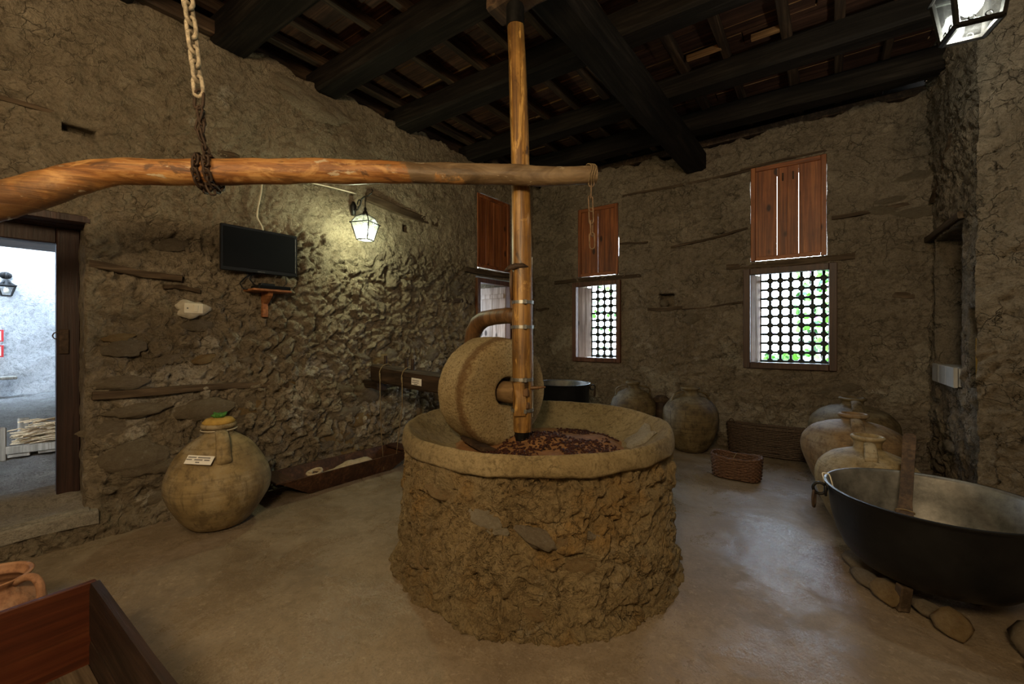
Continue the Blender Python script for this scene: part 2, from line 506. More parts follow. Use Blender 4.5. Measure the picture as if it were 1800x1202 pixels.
MT['grey_wood'] = wood('grey_outdoor_wood', (0.16, 0.14, 0.11), (0.30, 0.27, 0.22), (0.42, 0.38, 0.32), 2, 0.8, 0.2)
MT['limewash'] = earth('white_limewash', (0.36, 0.355, 0.34), (0.45, 0.445, 0.43), (0.53, 0.52, 0.505), (0.42, 0.405, 0.37), 0.8, 0.1, 0.68, 0.6)
MT['yard'] = earth('stony_yard', (0.24, 0.22, 0.20), (0.36, 0.34, 0.31), (0.48, 0.46, 0.42), (0.54, 0.51, 0.46), 2.2, 0.5, 0.60, 1.0)
MT['red'] = simple('red_paint', (0.50, 0.03, 0.03), 0.5, 0, 0.4, 0.1, 10, 0)
MT['mash'] = simple('olive_mash', (0.215, 0.108, 0.045), 0.8, 0, 0.2, 0.35, 14, 0.5)
MT['seed'] = simple('purple_olive_pits', (0.038, 0.012, 0.007), 0.6, 0, 0.2, 0.6, 40, 0.1)
MT['slab'] = earth('worn_threshold', (0.20, 0.18, 0.15), (0.28, 0.255, 0.215), (0.35, 0.32, 0.27), (0.39, 0.355, 0.305), 2, 0.4, 0.66, 0.5)
MT['bulb'] = emit('lit_bulb', (0.93, 1.0, 0.88), 28)
MT['pane'] = pane_mat('lantern_pane', (0.90, 0.97, 0.93), 0.06)
MT['pane_clear'] = pane_mat('clear_lantern_pane', (0.72, 0.76, 0.74), 0.004)
MT['patch'] = simple('white_wall_plaster', (0.36, 0.325, 0.255), 0.9, 0, 0.2, 0.15, 25, 0.5)
MT['whitebox'] = wood('white_painted_box', (0.34, 0.33, 0.31), (0.46, 0.45, 0.43), (0.54, 0.53, 0.51), 2, 0.6, 0.3)
MT['ochre'] = simple('ochre_patch', (0.42, 0.27, 0.07), 0.9, 0, 0.2, 0.3, 12, 0.4)
MT['green'] = simple('green_plug', (0.05, 0.16, 0.03), 0.7, 0, 0.3, 0.3, 20, 0.2)
MT['hole'] = simple('sooty_cavity', (0.02, 0.015, 0.011), 0.95, 0, 0.1, 0.3, 12, 0.3)


def millstone_mat():
    m = M('granite_millstone', 0.9, 0, 0.2)
    v = m.vec()
    n1 = m.noise(v, 2.4, 6, 0.6)
    n2 = m.noise(v, 70, 5, 0.75)
    n3 = m.noise(v, 24, 6, 0.7)
    c = m.ramp(n1, [(0.3, (0.37, 0.265, 0.125)), (0.5, (0.50, 0.375, 0.19)), (0.7, (0.60, 0.475, 0.27))])
    c = m.mix(m.ramp(n2, [(0.36, 0.85), (0.52, 0.0)]), c, (0.17, 0.115, 0.05))
    x, y, z = m.sep(v)[:3]
    # oil stain: a ring on the tread next to the outer face, and one patch below the top
    zz = m.math('ADD', z, m.math('MULTIPLY', m.math('SUBTRACT', n3, 0.5), 0.10))
    ring = m.ramp(zz, [(0.075, 0.0), (0.115, 1.0), (0.15, 1.0), (0.178, 0.0)])
    rad = m.math('SQRT', m.math('ADD', m.math('MULTIPLY', x, x), m.math('MULTIPLY', y, y)))
    far = m.ramp(rad, [(0.335, 0.0), (0.36, 0.75)])
    c = m.mix(m.math('MULTIPLY', ring, far), c, (0.15, 0.07, 0.022))
    st = m.noise(m.vec(loc=(2.3, 1.1, 4.4)), 3.3, 5, 0.6)
    c = m.mix(m.math('MULTIPLY', m.ramp(st, [(0.56, 0.0), (0.66, 0.5)]), far), c, (0.19, 0.10, 0.035))
    m.col(c)
    m.bump(m.math('ADD', n2, m.math('MULTIPLY', n3, 0.6)), 1.0, 0.03)
    return m.m


MT['millstone'] = millstone_mat()


def log_mat():
    m = M('peeled_log', 0.5, 0, 0.4)
    v = m.vec()
    g = m.noise(m.vec((1.6, 1.6, 16)), 1.3, 9, 0.65, 0.8)
    f = m.noise(m.vec((3.5, 3.5, 60)), 1.0, 5, 0.6)
    n1 = m.noise(v, 3.2, 7, 0.6, 0.5)
    c = m.ramp(g, [(0.3, (0.10, 0.036, 0.011)), (0.48, (0.30, 0.125, 0.034)), (0.66, (0.52, 0.28, 0.095))])
    c = m.mix(m.ramp(f, [(0.36, 0.7), (0.5, 0.0)]), c, (0.10, 0.04, 0.013))
    bl = m.noise(m.vec((2.0, 4.5, 4.5), (2, 7, 1)), 1.6, 9, 0.62, 1.2)
    c = m.mix(m.ramp(bl, [(0.54, 0.0), (0.62, 0.6)]), c, (0.58, 0.33, 0.12))
    c = m.mix(m.ramp(bl, [(0.36, 0.85), (0.42, 0.0)]), c, (0.085, 0.038, 0.016))
    x = m.sep(v)[0]
    k = m.math('ADD', m.math('MULTIPLY', x, 0.42), m.math('MULTIPLY', m.math('SUBTRACT', n1, 0.5), 1.5))
    bark = m.ramp(k, [(0.20, 0.0), (0.28, 0.9)])
    bc = m.mix(m.ramp(bl, [(0.40, 0.0), (0.60, 1.0)]), (0.085, 0.058, 0.032), (0.20, 0.145, 0.085))
    c = m.mix(bark, c, bc)
    kl = m.math('ADD', m.math('MULTIPLY', x, -0.42), m.math('MULTIPLY', m.math('SUBTRACT', n1, 0.5), 0.8))
    c = m.mix(m.ramp(kl, [(0.62, 0.0), (0.72, 0.75)]), c, (0.10, 0.052, 0.026))
    sc = m.noise(m.vec((9, 9, 30), (1, 5, 2)), 1.0, 5)
    c = m.mix(m.ramp(sc, [(0.64, 0.0), (0.67, 0.75)]), c, (0.50, 0.42, 0.29))
    m.col(c)
    m.bump(m.math('ADD', g, m.math('MULTIPLY', n1, 0.8)), 0.5, 0.015)
    return m.m


MT['log'] = log_mat()


# ------------------------------------------------------------------ geometry helpers
class B:
    """collects shapes; build() links them as ONE mesh object"""
    def __init__(s):
        s.v, s.f, s.mi = [], [], []

    def add(s, v, f, mi=0, mat=None):
        o = len(s.v)
        if mat is not None:
            v = [tuple(mat @ Vector(p)) for p in v]
        s.v.extend([tuple(p) for p in v])
        s.f.extend([tuple(i + o for i in q) for q in f])
        s.mi.extend([mi] * len(f))
        return s

    def box(s, c, size, rot=None, ch=0.004, mi=0, mat=None):
        hx, hy, hz = size[0] / 2, size[1] / 2, size[2] / 2
        ch = min(ch, hx * 0.45, hy * 0.45, hz * 0.45)
        vv, idx = [], {}
        for sx in (-1, 1):
            for sy in (-1, 1):
                for sz in (-1, 1):
                    for a in range(3):
                        p = [sx * (hx - ch), sy * (hy - ch), sz * (hz - ch)]
                        p[a] = (sx * hx, sy * hy, sz * hz)[a]
                        idx[(sx, sy, sz, a)] = len(vv)
                        vv.append(p)
        ff = []
        for a in range(3):
            b_, c_ = (a + 1) % 3, (a + 2) % 3
            for sg in (-1, 1):
                q = []
                for sb, sc_ in ((-1, -1), (1, -1), (1, 1), (-1, 1)):
                    k = [0, 0, 0]
                    k[a], k[b_], k[c_] = sg, sb, sc_
                    q.append(idx[(*k, a)])
                ff.append(q if sg > 0 else q[::-1])
        for a in range(3):
            b_, c_ = (a + 1) % 3, (a + 2) % 3
            for sa in (-1, 1):
                for sb in (-1, 1):
                    q = []
                    for (sc_, ax) in ((-1, a), (1, a), (1, b_), (-1, b_)):
                        k = [0, 0, 0]
                        k[a], k[b_], k[c_] = sa, sb, sc_
                        q.append(idx[(*k, ax)])
                    ff.append(q)
        for sx in (-1, 1):
            for sy in (-1, 1):
                for sz in (-1, 1):
                    ff.append([idx[(sx, sy, sz, a)] for a in range(3)])
        T_ = Matrix.Translation(Vector(c))
        if rot is not None:
            T_ = T_ @ (rot.to_4x4() if len(rot) == 3 else rot)
        if mat is not None:
            T_ = mat @ T_
        return s.add(vv, ff, mi, T_)

    def tube(s, pts, rad, seg=10, cap=True, mi=0, sect=None, up=None, closed=False, jit=0.0, mat=None):
        """sweep a round (or given) section along a path"""
        P = [Vector(p) for p in pts]
        n = len(P)
        if not hasattr(rad, '__len__'):
            rad = [rad] * n
        vv, ff = [], []
        prev = None
        for i in range(n):
            if closed:
                t = P[(i + 1) % n] - P[i - 1]
            else:
                t = P[min(i + 1, n - 1)] - P[max(i - 1, 0)]
            t.normalize()
            if prev is None:
                r = Vector(up) if up else (Vector((0, 0, 1)) if abs(t.z) < 0.9 else Vector((1, 0, 0)))
            else:
                r = prev
            a = r - t * r.dot(t)
            a.normalize()
            prev = a
            b_ = t.cross(a)
            k = seg if sect is None else len(sect)
            for j in range(k):
                if sect is None:
                    ang = 2 * PI * j / seg
                    q = (math.cos(ang), math.sin(ang))
                else:
                    q = sect[j]
                jr = 1 + (random.uniform(-jit, jit) if jit else 0)
                vv.append(P[i] + (a * q[0] + b_ * q[1]) * rad[i] * jr)
        k = seg if sect is None else len(sect)
        m_ = n if closed else n - 1
        for i in range(m_):
            for j in range(k):
                i2 = (i + 1) % n
                ff.append((i * k + j, i * k + (j + 1) % k, i2 * k + (j + 1) % k, i2 * k + j))
        if cap and not closed:
            ff.append(tuple(range(k - 1, -1, -1)))
            ff.append(tuple((n - 1) * k + j for j in range(k)))
        return s.add(vv, ff, mi, mat)

    def beam(s, p0, p1, w_, h_, jit=0.01, segs=6, up=(0, 0, 1), mi=0, bow=0.0):
        """an old squared timber: w_ across, h_ along `up`"""
        p0, p1 = Vector(p0), Vector(p1)
        t = (p1 - p0).normalized()
        u = Vector(up)
        u = (u - t * u.dot(t)).normalized()
        x = t.cross(u)
        c = 0.22
        base = [(-1, -1 + c), (-1 + c, -1), (1 - c, -1), (1, -1 + c), (1, 1 - c), (1 - c, 1), (-1 + c, 1), (-1, 1 - c)]
        vv, ff = [], []
        ph = random.uniform(0, 9)
        for i in range(segs + 1):
            f = i / segs
            o = p0.lerp(p1, f) + u * (bow * math.sin(PI * f)) + x * (jit * 0.7 * math.sin(ph + 5 * f)) + u * (jit * 0.7 * math.cos(ph * 2 + 6 * f))
            sw = 1 + random.uniform(-jit, jit) / max(w_, 1e-3)
            for (a, b_) in base:
                vv.append(o + x * (a * w_ / 2 * sw + random.uniform(-jit, jit) * 0.3) + u * (b_ * h_ / 2 + random.uniform(-jit, jit) * 0.3))
        for i in range(segs):
            for j in range(8):
                ff.append((i * 8 + j, i * 8 + (j + 1) % 8, i * 8 + 8 + (j + 1) % 8, i * 8 + 8 + j))
        ff.append(tuple(range(7, -1, -1)))
        ff.append(tuple(segs * 8 + j for j in range(8)))
        return s.add(vv, ff, mi)

    def lathe(s, prof, seg=32, mi=0, wob=0.0, seed=0, mat=None, sx=1.0, sy=1.0, closed=False, cap=True):
        vv, ff = [], []
        n = len(prof)
        for i, (r, z) in enumerate(prof):
            for j in range(seg):
                a = 2 * PI * j / seg
                vv.append((r * math.cos(a) * sx, r * math.sin(a) * sy, z))
        if wob:
            p = np.array(vv)
            d = fbm(p * 3.1 + 5.3 * seed, 3, seed)
            sc_ = 1 + wob * d
            p[:, 0] *= sc_
            p[:, 1] *= sc_
            vv = [tuple(q) for q in p]
        for i in range(n if closed else n - 1):
            i2 = (i + 1) % n
            for j in range(seg):
                ff.append((i * seg + j, i * seg + (j + 1) % seg, i2 * seg + (j + 1) % seg, i2 * seg + j))
        if not closed:
            if cap and prof[0][0] > 1e-4:
                ff.append(tuple(range(seg - 1, -1, -1)))
        return s.add(vv, ff, mi, mat)

    def build(s, name, mats, parent=None, smooth=False, recalc=True, angle=None):
        me = bpy.data.meshes.new(name)
        me.from_pydata(s.v, [], s.f)
        if not isinstance(mats, (list, tuple)):
            mats = [mats]
        for m in mats:
            me.materials.append(MT[m] if isinstance(m, str) else m)
        if len(mats) > 1:
            me.polygons.foreach_set('material_index', s.mi)
        if recalc:
            bm = bmesh.new()
            bm.from_mesh(me)
            bmesh.ops.remove_doubles(bm, verts=bm.verts, dist=1e-6)
            bmesh.ops.recalc_face_normals(bm, faces=bm.faces)
            bm.to_mesh(me)
            bm.free()
        if smooth:
            me.polygons.foreach_set('use_smooth', [True] * len(me.polygons))
            if angle:
                me.set_sharp_from_angle(angle=math.radians(angle))
        me.update()
        o = bpy.data.objects.new(name, me)
        COL.objects.link(o)
        if parent is not None:
            o.parent = parent
        return o


def link_mesh(name, me, parent, loc=(0, 0, 0), rot=(0, 0, 0), scale=(1, 1, 1), mat=None):
    o = bpy.data.objects.new(name, me)
    COL.objects.link(o)
    o.parent = parent
    if mat is not None:
        o.matrix_basis = mat
    else:
        o.location = loc
        o.rotation_euler = rot
        o.scale = scale
    return o


def tag(o, label, cat, group=None, kind=None):
    o['label'] = label
    o['category'] = cat
    if group:
        o['group'] = group
    if kind:
        o['kind'] = kind
    return o


def thing(name, label, cat, loc=(0, 0, 0), rz=0.0, group=None, rot=None):
    o = bpy.data.objects.new(name, None)
    o.empty_display_size = 0.1
    COL.objects.link(o)
    o.location = loc
    o.rotation_euler = rot if rot else (0, 0, rz)
    return tag(o, label, cat, group)


def struct(o):
    o['kind'] = 'structure'
    return o


def sempty(name):
    o = bpy.data.objects.new(name, None)
    o.empty_display_size = 0.1
    COL.objects.link(o)
    return struct(o)


def frame_mat(x, y, z, o):
    """matrix from axis vectors and an origin"""
    x, y, z, o = Vector(x), Vector(y), Vector(z), Vector(o)
    return Matrix(((x.x, y.x, z.x, o.x), (x.y, y.y, z.y, o.y), (x.z, y.z, z.z, o.z), (0, 0, 0, 1)))


def lump(name, seed, mat, sub=3, flat=1.0, amp=0.35):
    """one irregular stone as shared mesh data, about unit radius"""
    bm = bmesh.new()
    bmesh.ops.create_icosphere(bm, subdivisions=sub, radius=1.0)
    p = np.array([v.co[:] for v in bm.verts])
    d = fbm(p * 1.1 + seed * 7.7, 3, seed)
    c = np.round(p * (1.6 + 0.2 * (seed % 3))) / (1.6 + 0.2 * (seed % 3))
    p = (p * 0.60 + c * 0.40) * (1 + amp * d + 0.10 * ridged(p * 2.6 + seed, 3, seed + 3))[:, None]
    p[:, 2] *= flat
    for v, q in zip(bm.verts, p):
        v.co = q
    me = bpy.data.meshes.new(name)
    bm.to_mesh(me)
    bm.free()
    me.materials.append(MT[mat])
    me.polygons.foreach_set('use_smooth', [True] * len(me.polygons))
    return me


def grid_mesh(name, V, nu, nv, mats, keep=None, extra_v=None, extra_f=None, parent=None, mi=None):
    f = []
    for i in range(nu - 1):
        for j in range(nv - 1):
            if keep is None or keep[i, j]:
                f.append((i * nv + j, (i + 1) * nv + j, (i + 1) * nv + j + 1, i * nv + j + 1))
    v = [tuple(p) for p in V]
    if extra_f:
        v += extra_v
        f += extra_f
    me = bpy.data.meshes.new(name)
    me.from_pydata(v, [], f)
    for m in mats:
        me.materials.append(MT[m])
    me.polygons.foreach_set('use_smooth', [True] * len(me.polygons))
    me.update()
    o = bpy.data.objects.new(name, me)
    COL.objects.link(o)
    if parent:
        o.parent = parent
    return o


def breaks(lo, hi, pts, res):
    b = sorted(set([lo, hi] + [p for p in pts if lo < p < hi]))
    out = []
    for a, c in zip(b[:-1], b[1:]):
        n = max(1, int(round((c - a) / res)))
        out += [a + (c - a) * k / n for k in range(n)]
    return np.array(out + [hi])


def wall(name, p0, d, length, ztop, opens, res, disp, mat, nrm, jag=0.05, z0=-0.05, cap=0.5):
    """displaced wall sheet with openings; each opening (u0,u1,z0,z1,depth,closed) gets rough reveals"""
    d = np.array(d)
    nrm = np.array(nrm)
    us = breaks(0, length, [o[0] for o in opens] + [o[1] for o in opens], res)
    zs = breaks(z0, ztop, [o[2] for o in opens] + [o[3] for o in opens], res)
    nu, nv = len(us), len(zs)
    U, Z = np.meshgrid(us, zs, indexing='ij')
    U, Z = U.ravel(), Z.ravel()
    X0 = p0[0] + d[0] * U
    Y0 = p0[1] + d[1] * U
    P = np.stack([X0, Y0, Z], 1)
    D = disp(U, Z, P)
    for o in opens:   # calm the wall right at an opening's edge
        du = np.maximum(np.maximum(o[0] - U, U - o[1]), 0)
        dz = np.maximum(np.maximum(o[2] - Z, Z - o[3]), 0)
        k = sstep(0.0, 0.10, np.sqrt(du * du + dz * dz))
        D = D * (0.25 + 0.75 * k)
    Zt = Z + sstep(ztop - 0.35, ztop, Z) * jag * fbm(np.stack([U * 4, U * 0 + 3, U * 0], 1), 4, 5) * 2
    wu = 0.012 * fbm(P * 6, 2, 77)
    V = np.stack([X0 + nrm[0] * D + d[0] * wu, Y0 + nrm[1] * D + d[1] * wu, Zt], 1)
    keep = np.ones((nu - 1, nv - 1), bool)
    uc = (us[1:] + us[:-1]) / 2
    zc = (zs[1:] + zs[:-1]) / 2
    ev, ef = [], []
    base = len(V)
    for o in opens:
        keep &= ~((uc[:, None] > o[0]) & (uc[:, None] < o[1]) & (zc[None, :] > o[2]) & (zc[None, :] < o[3]))
        i0, i1 = [int(np.argmin(abs(us - q))) for q in o[:2]]
        j0, j1 = [int(np.argmin(abs(zs - q))) for q in o[2:4]]
        ring = [(i, j0) for i in range(i0, i1)] + [(i1, j) for j in range(j0, j1)] + [(i, j1) for i in range(i1, i0, -1)] + [(i0, j) for j in range(j1, j0, -1)]
        prev = [i * nv + j for i, j in ring]
        R0 = V[prev]
        m_ = max(2, int(o[4] / 0.05))
        cu, cz = (o[0] + o[1]) / 2, (o[2] + o[3]) / 2
        for k in range(1, m_ + 1):
            q = R0.copy()
            q[:, 0] -= nrm[0] * o[4] * k / m_
            q[:, 1] -= nrm[1] * o[4] * k / m_
            nz = 0.018 * fbm(q * 7, 3, 31)
            ou = np.array([us[i] for i, j in ring]) - cu
            oz = np.array([zs[j] for i, j in ring]) - cz
            q[:, 0] += d[0] * nz * np.sign(ou) * (abs(ou) > (o[1] - o[0]) * 0.49)
            q[:, 1] += d[1] * nz * np.sign(ou) * (abs(ou) > (o[1] - o[0]) * 0.49)
            q[:, 2] += nz * np.sign(oz) * (abs(oz) > (o[3] - o[2]) * 0.49)
            cur = [base + len(ev) + t for t in range(len(ring))]
            ev += [tuple(t) for t in q]
            n_ = len(ring)
            for t in range(n_):
                ef.append((prev[t], prev[(t + 1) % n_], cur[(t + 1) % n_], cur[t]))
            prev = cur
        if o[5]:
            c_ = base + len(ev)
            ev.append(tuple(np.mean([ev[t - base] for t in prev], 0)))
            for t in range(len(prev)):
                ef.append((prev[t], prev[(t + 1) % len(prev)], c_))
    top = [i * nv + nv - 1 for i in range(nu)]
    b2 = base + len(ev)
    for i in range(nu):
        p = V[top[i]]
        ev.append((p[0] - nrm[0] * cap, p[1] - nrm[1] * cap, p[2]))
    for i in range(nu - 1):
        ef.append((top[i], top[i + 1], b2 + i + 1, b2 + i))
    return struct(grid_mesh(name, V, nu, nv, [mat], keep, ev, ef))

# ================================================================== THE SETTING
DL = (0.0604, 0.99817)          # direction of the left wall
NL = (0.99817, -0.0604)         # its normal, into the room
RZL = math.atan2(DL[1], DL[0])  # local +X along the wall, local -Y into the room


def LWP(u, z, off=0.0):
    return (-4.45 + DL[0] * u + NL[0] * off, DL[1] * u + NL[1] * off, z)


def rough_disp(P, r, a=0.028, stone=0.038, chip=0.026, sc=5.6, big=0.9):
    q = P + 0.10 * np.stack([fbm(P * 3.3, 3, 11), fbm(P * 3.3, 3, 12), fbm(P * 3.3, 3, 13)], 1)
    f1, f2, idv, fa = worley(q * sc, 3, True)
    d = a * fbm(P * big, 4, 1) * 2
    d = d + r * stone * (sstep(0.02, 0.30, f2 - f1) * (0.25 + idv) - 0.4 + 0.75 * fa)
    s2 = q @ np.array([[0.82, 0.0, 0.57], [0.0, 0.82, 0.57], [-0.57, -0.57, 0.82]]).T * np.array([1.0, 1.0, 1.8])
    g1, g2, gi, ga = worley(s2 * 11.0, 14, True)
    d = d + (0.25 + r) * chip * (0.9 * ga + 0.5 * (gi - 0.5) - 0.35 * sstep(0.10, 0.0, g2 - g1))
    cr = 1 - np.abs(fbm(q * 4.2, 3, 22))
    d = d - (0.3 + r) * 0.022 * sstep(0.93, 1.0, cr)
    d = d + 0.014 * fbm(P * 19, 4, 41) * (0.35 + r)
    return d


def disp_left(U, Z, P):
    Ua = U + UL0
    r = sstep(2.75, 2.2, Z + 0.25 * fbm(P * 1.3, 3, 51)) * (0.55 + 0.45 * sstep(0.8, 2.2, Ua))
    r = 0.10 + 0.9 * r
    d = rough_disp(P, r)
    d = d + 0.10 * sstep(0.30, 0.0, Z + 0.06 * fbm(P * 4, 3, 8)) * sstep(2.3, 1.2, Ua)
    return d


# left wall: u runs from -2.7 (behind the camera) to the far corner
UL0 = -2.7
left_open = [(-0.62, 0.74, 0.20, 2.39, 0.75, False), (4.95, 5.80, 1.08, 2.42, 0.75, False), (4.99, 5.80, 2.54, 3.72, 0.75, False),
             (0.62, 0.80, 2.985, 3.055, 0.16, True), (3.60, 3.70, 2.83, 2.93, 0.16, True)]
pl0 = LWP(UL0, 0)
wl = wall('wall_left', (pl0[0], pl0[1]), DL, 6.66 - UL0, 4.20, [(o[0] - UL0, o[1] - UL0, *o[2:]) for o in left_open], 0.0115, disp_left, 'wall_left', NL)


def disp_back(U, Z, P):
    r = 0.36 + 0.42 * sstep(-0.1, 0.35, fbm(P * 0.9 + 3, 3, 61)) + 0.2 * sstep(1.6, 0.8, Z)
    return rough_disp(P * np.array([1.0, 1.0, 1.5]), r, 0.024, 0.036, 0.024, 4.2)


X0B = -4.20
back_open = [(-3.25, -2.43, 1.08, 2.385, 0.52, False), (-3.175, -2.464, 2.479, 3.62, 0.52, False),
             (-0.70, 0.28, 1.08, 2.385, 0.52, False), (-0.629, 0.194, 2.488, 3.739, 0.52, False),
             (-1.83, -1.61, 1.93, 2.13, 0.22, True)]
wb_ = wall('wall_back', (X0B, 6.45), (1, 0), 1.30 - X0B, 4.18, [(o[0] - X0B, o[1] - X0B, *o[2:]) for o in back_open], 0.015, disp_back, 'wall_up', (0, -1))


def disp_right(U, Z, P):
    return rough_disp(P * np.array([1.0, 1.0, 0.8]), 0.62 + 0 * U, 0.03, 0.040, 0.026, 4.0)


# right wall: from the far corner towards the camera, then the pier's face turning away
wr_ = wall('wall_right', (1.10, 6.50), (0, -1), 2.0, 4.45, [(0.26, 1.22, 1.03, 2.50, 0.32, True), (1.46, 1.89, 1.07, 1.73, 0.26, True)], 0.015, disp_right, 'wall_right', (-1, 0))
a_p = math.radians(-24)
wp_ = wall('wall_pier', (1.03, 4.54), (math.cos(a_p), math.sin(a_p)), 1.22, 4.45, [], 0.015, disp_right, 'wall_right', (math.sin(a_p), -math.cos(a_p)))
cc = B()
cc.box((1.23, 4.56, 2.15), (0.20, 0.09, 4.5), None, 0.02)
cc.build('corner_core', 'wall_right', wp_)
ws_ = wall('wall_side', (2.05, 4.45), (0, -1), 7.0, 4.45, [], 0.12, disp_right, 'wall_right', (-1, 0))
wf_ = wall('wall_front', (-4.8, -2.62), (1, 0), 7.0, 4.45, [], 0.12, disp_back, 'wall_up', (0, 1))

# floor
xs = np.linspace(-5.0, 2.3, 190)
ys = np.linspace(-2.8, 6.8, 240)
XX, YY = np.meshgrid(xs, ys, indexing='ij')
PF = np.stack([XX.ravel(), YY.ravel(), 0 * XX.ravel()], 1)
ZF = 0.010 * fbm(PF * 1.1, 3, 5) + 0.004 * fbm(PF * 7, 3, 6)
ZF = ZF - 0.006
fl = struct(grid_mesh('floor', np.stack([PF[:, 0], PF[:, 1], ZF], 1), 190, 240, ['floor']))

# stones showing through the mud, each a part of its wall
lumps = [lump('stone', k, ('stone_a', 'stone_b', 'stone_d')[k % 3], 3, 0.8) for k in range(6)]
mill_lumps = [lump('stone', 60 + k, ('stone_a', 'drum', 'stone_b', 'stone_c', 'drum', 'stone_b')[k], 3, 0.8) for k in range(6)]
lump_grey = [lump('stone', 20 + k, 'stone_a', 3, 0.7) for k in range(3)]


def wall_stone(parent, o, x, z, n, su, sz, sn, tilt, me):
    x, z, n = [Vector((*q, 0)) if len(q) == 2 else Vector(q) for q in (x, z, n)]
    c, s_ = math.cos(tilt), math.sin(tilt)
    x2 = x * c + z * s_
    z2 = z * c - x * s_
    m = frame_mat(x2, n, z2, o) @ Matrix.Diagonal((su, sn, sz, 1))
    return link_mesh('stone', me, parent, mat=m)


rs = random.Random(11)
for k in range(95):
    u = rs.uniform(0.85, 5.6)
    z = rs.uniform(0.06, 2.35) if rs.random() < 0.8 else rs.uniform(0.05, 0.9)
    if (1.5 < u < 2.35 and 1.65 < z < 2.6) or (4.8 < u and z > 0.95) or (1.25 < u < 1.55 and 1.6 < z < 1.9):
        continue
    s0 = rs.uniform(0.05, 0.13)
    wall_stone(wl, LWP(u, z, rs.uniform(-0.035, -0.008)), DL, (0, 0, 1), NL, s0 * rs.uniform(0.9, 1.6), s0 * rs.uniform(0.55, 0.9), s0 * rs.uniform(0.22, 0.34), rs.uniform(-0.35, 0.5), rs.choice(lumps + lump_grey))
for (u, z, a, b_) in ((1.03, 0.52, 0.21, 0.17), (1.05, 0.90, 0.20, 0.07), (0.95, 1.13, 0.16, 0.07), (1.5, 0.85, 0.22, 0.12), (0.62, 0.12, 0.2, 0.07), (0.2, 0.10, 0.2, 0.06), (-0.2, 0.10, 0.2, 0.07), (1.2, 0.16, 0.2, 0.07)):
    wall_stone(wl, LWP(u, z, -0.012), DL, (0, 0, 1), NL, a * 0.85, b_, 0.045, 0.05, rs.choice(lump_grey))
for k in range(46):
    x = rs.uniform(-4.0, 1.0)
    z = rs.uniform(0.1, 3.9)
    if (-3.4 < x < -2.3 or -0.85 < x < 0.42) and 0.95 < z < 3.85:
        continue
    s0 = rs.uniform(0.05, 0.12)
    wall_stone(wb_, (x, 6.45 + rs.uniform(0.008, 0.03), z), (1, 0, 0), (0, 0, 1), (0, -1, 0), s0 * rs.uniform(1.0, 1.8), s0 * rs.uniform(0.5, 0.8), s0 * 0.36, rs.uniform(-0.15, 0.15), rs.choice(lump_grey + lumps[:1]))
for k in range(22):
    y = rs.uniform(4.6, 6.3)
    z = rs.uniform(0.1, 3.9)
    if (5.15 < y < 6.35 and 0.9 < z < 2.6) or (4.5 < y < 5.1 and 0.95 < z < 1.85):
        continue
    s0 = rs.uniform(0.05, 0.11)
    wall_stone(wr_, (1.10 + rs.uniform(0.005, 0.03), y, z), (0, 1, 0), (0, 0, 1), (-1, 0, 0), s0 * 1.4, s0 * 0.7, s0 * 0.36, rs.uniform(-0.2, 0.2), rs.choice(lump_grey))

# timber laths let into the walls, each a part of its wall
for (u0, z0, u1, z1, hh, off) in ((0.76, 2.035, 1.32, 1.985, 0.055, 0.0), (0.775, 1.055, 2.19, 1.015, 0.060, 0.012), (0.30, 3.10, 1.28, 3.075, 0.035, -0.004),
                                  (1.42, 3.13, 1.76, 3.15, 0.075, 0.0), (3.08, 3.13, 4.20, 3.035, 0.10, 0.01), (4.28, 2.02, 4.86, 2.0, 0.06, 0.0),
                                  (4.70, 2.475, 5.9, 2.50, 0.075, 0.03), (1.20, 1.915, 1.45, 1.90, 0.035, 0.0)):
    B().beam(LWP(u0, z0, off - 0.02), LWP(u1, z1, off - 0.02), 0.06, hh, 0.012, 7).build('timber_lath', 'lath', wl)
for (x0, z0, x1, z1, hh) in ((-2.40, 3.70, -0.62, 3.715, 0.035), (-1.66, 2.80, -0.66, 2.94, 0.03), (0.24, 2.93, 1.08, 3.00, 0.045), (-3.62, 2.43, -2.10, 2.435, 0.06),
                             (-0.92, 2.435, 0.46, 2.44, 0.075), (-2.0, 1.895, -1.50, 1.905, 0.05), (-1.5, 1.88, -0.72, 1.95, 0.02), (-4.0, 1.97, -3.75, 1.97, 0.04),
                             (0.72, 1.96, 0.98, 1.95, 0.07), (-2.45, 2.955, -2.0, 2.93, 0.03), (-0.75, 3.74, 0.45, 3.80, 0.03)):
    B().beam((x0, 6.477, z0), (x1, 6.477, z1), 0.07, hh, 0.012, 7).build('timber_lath', 'lath_x', wb_)
B().beam((1.09, 6.42, 2.56), (1.09, 5.2, 2.55), 0.06, 0.06, 0.012, 6).build('timber_lath', 'lath', wr_)
B().beam((1.10, 6.35, 2.95), (1.10, 5.5, 3.35), 0.05, 0.03, 0.012, 6).build('timber_lath', 'lath', wr_)

# ceiling: roof sheet, boards, rafters, cross beams, main beam
cb = B()
cb.box((-1.3, 1.9, 4.56), (7.6, 9.8, 0.06))
ceil = struct(cb.build('ceiling', 'plank'))
rp = random.Random(5)


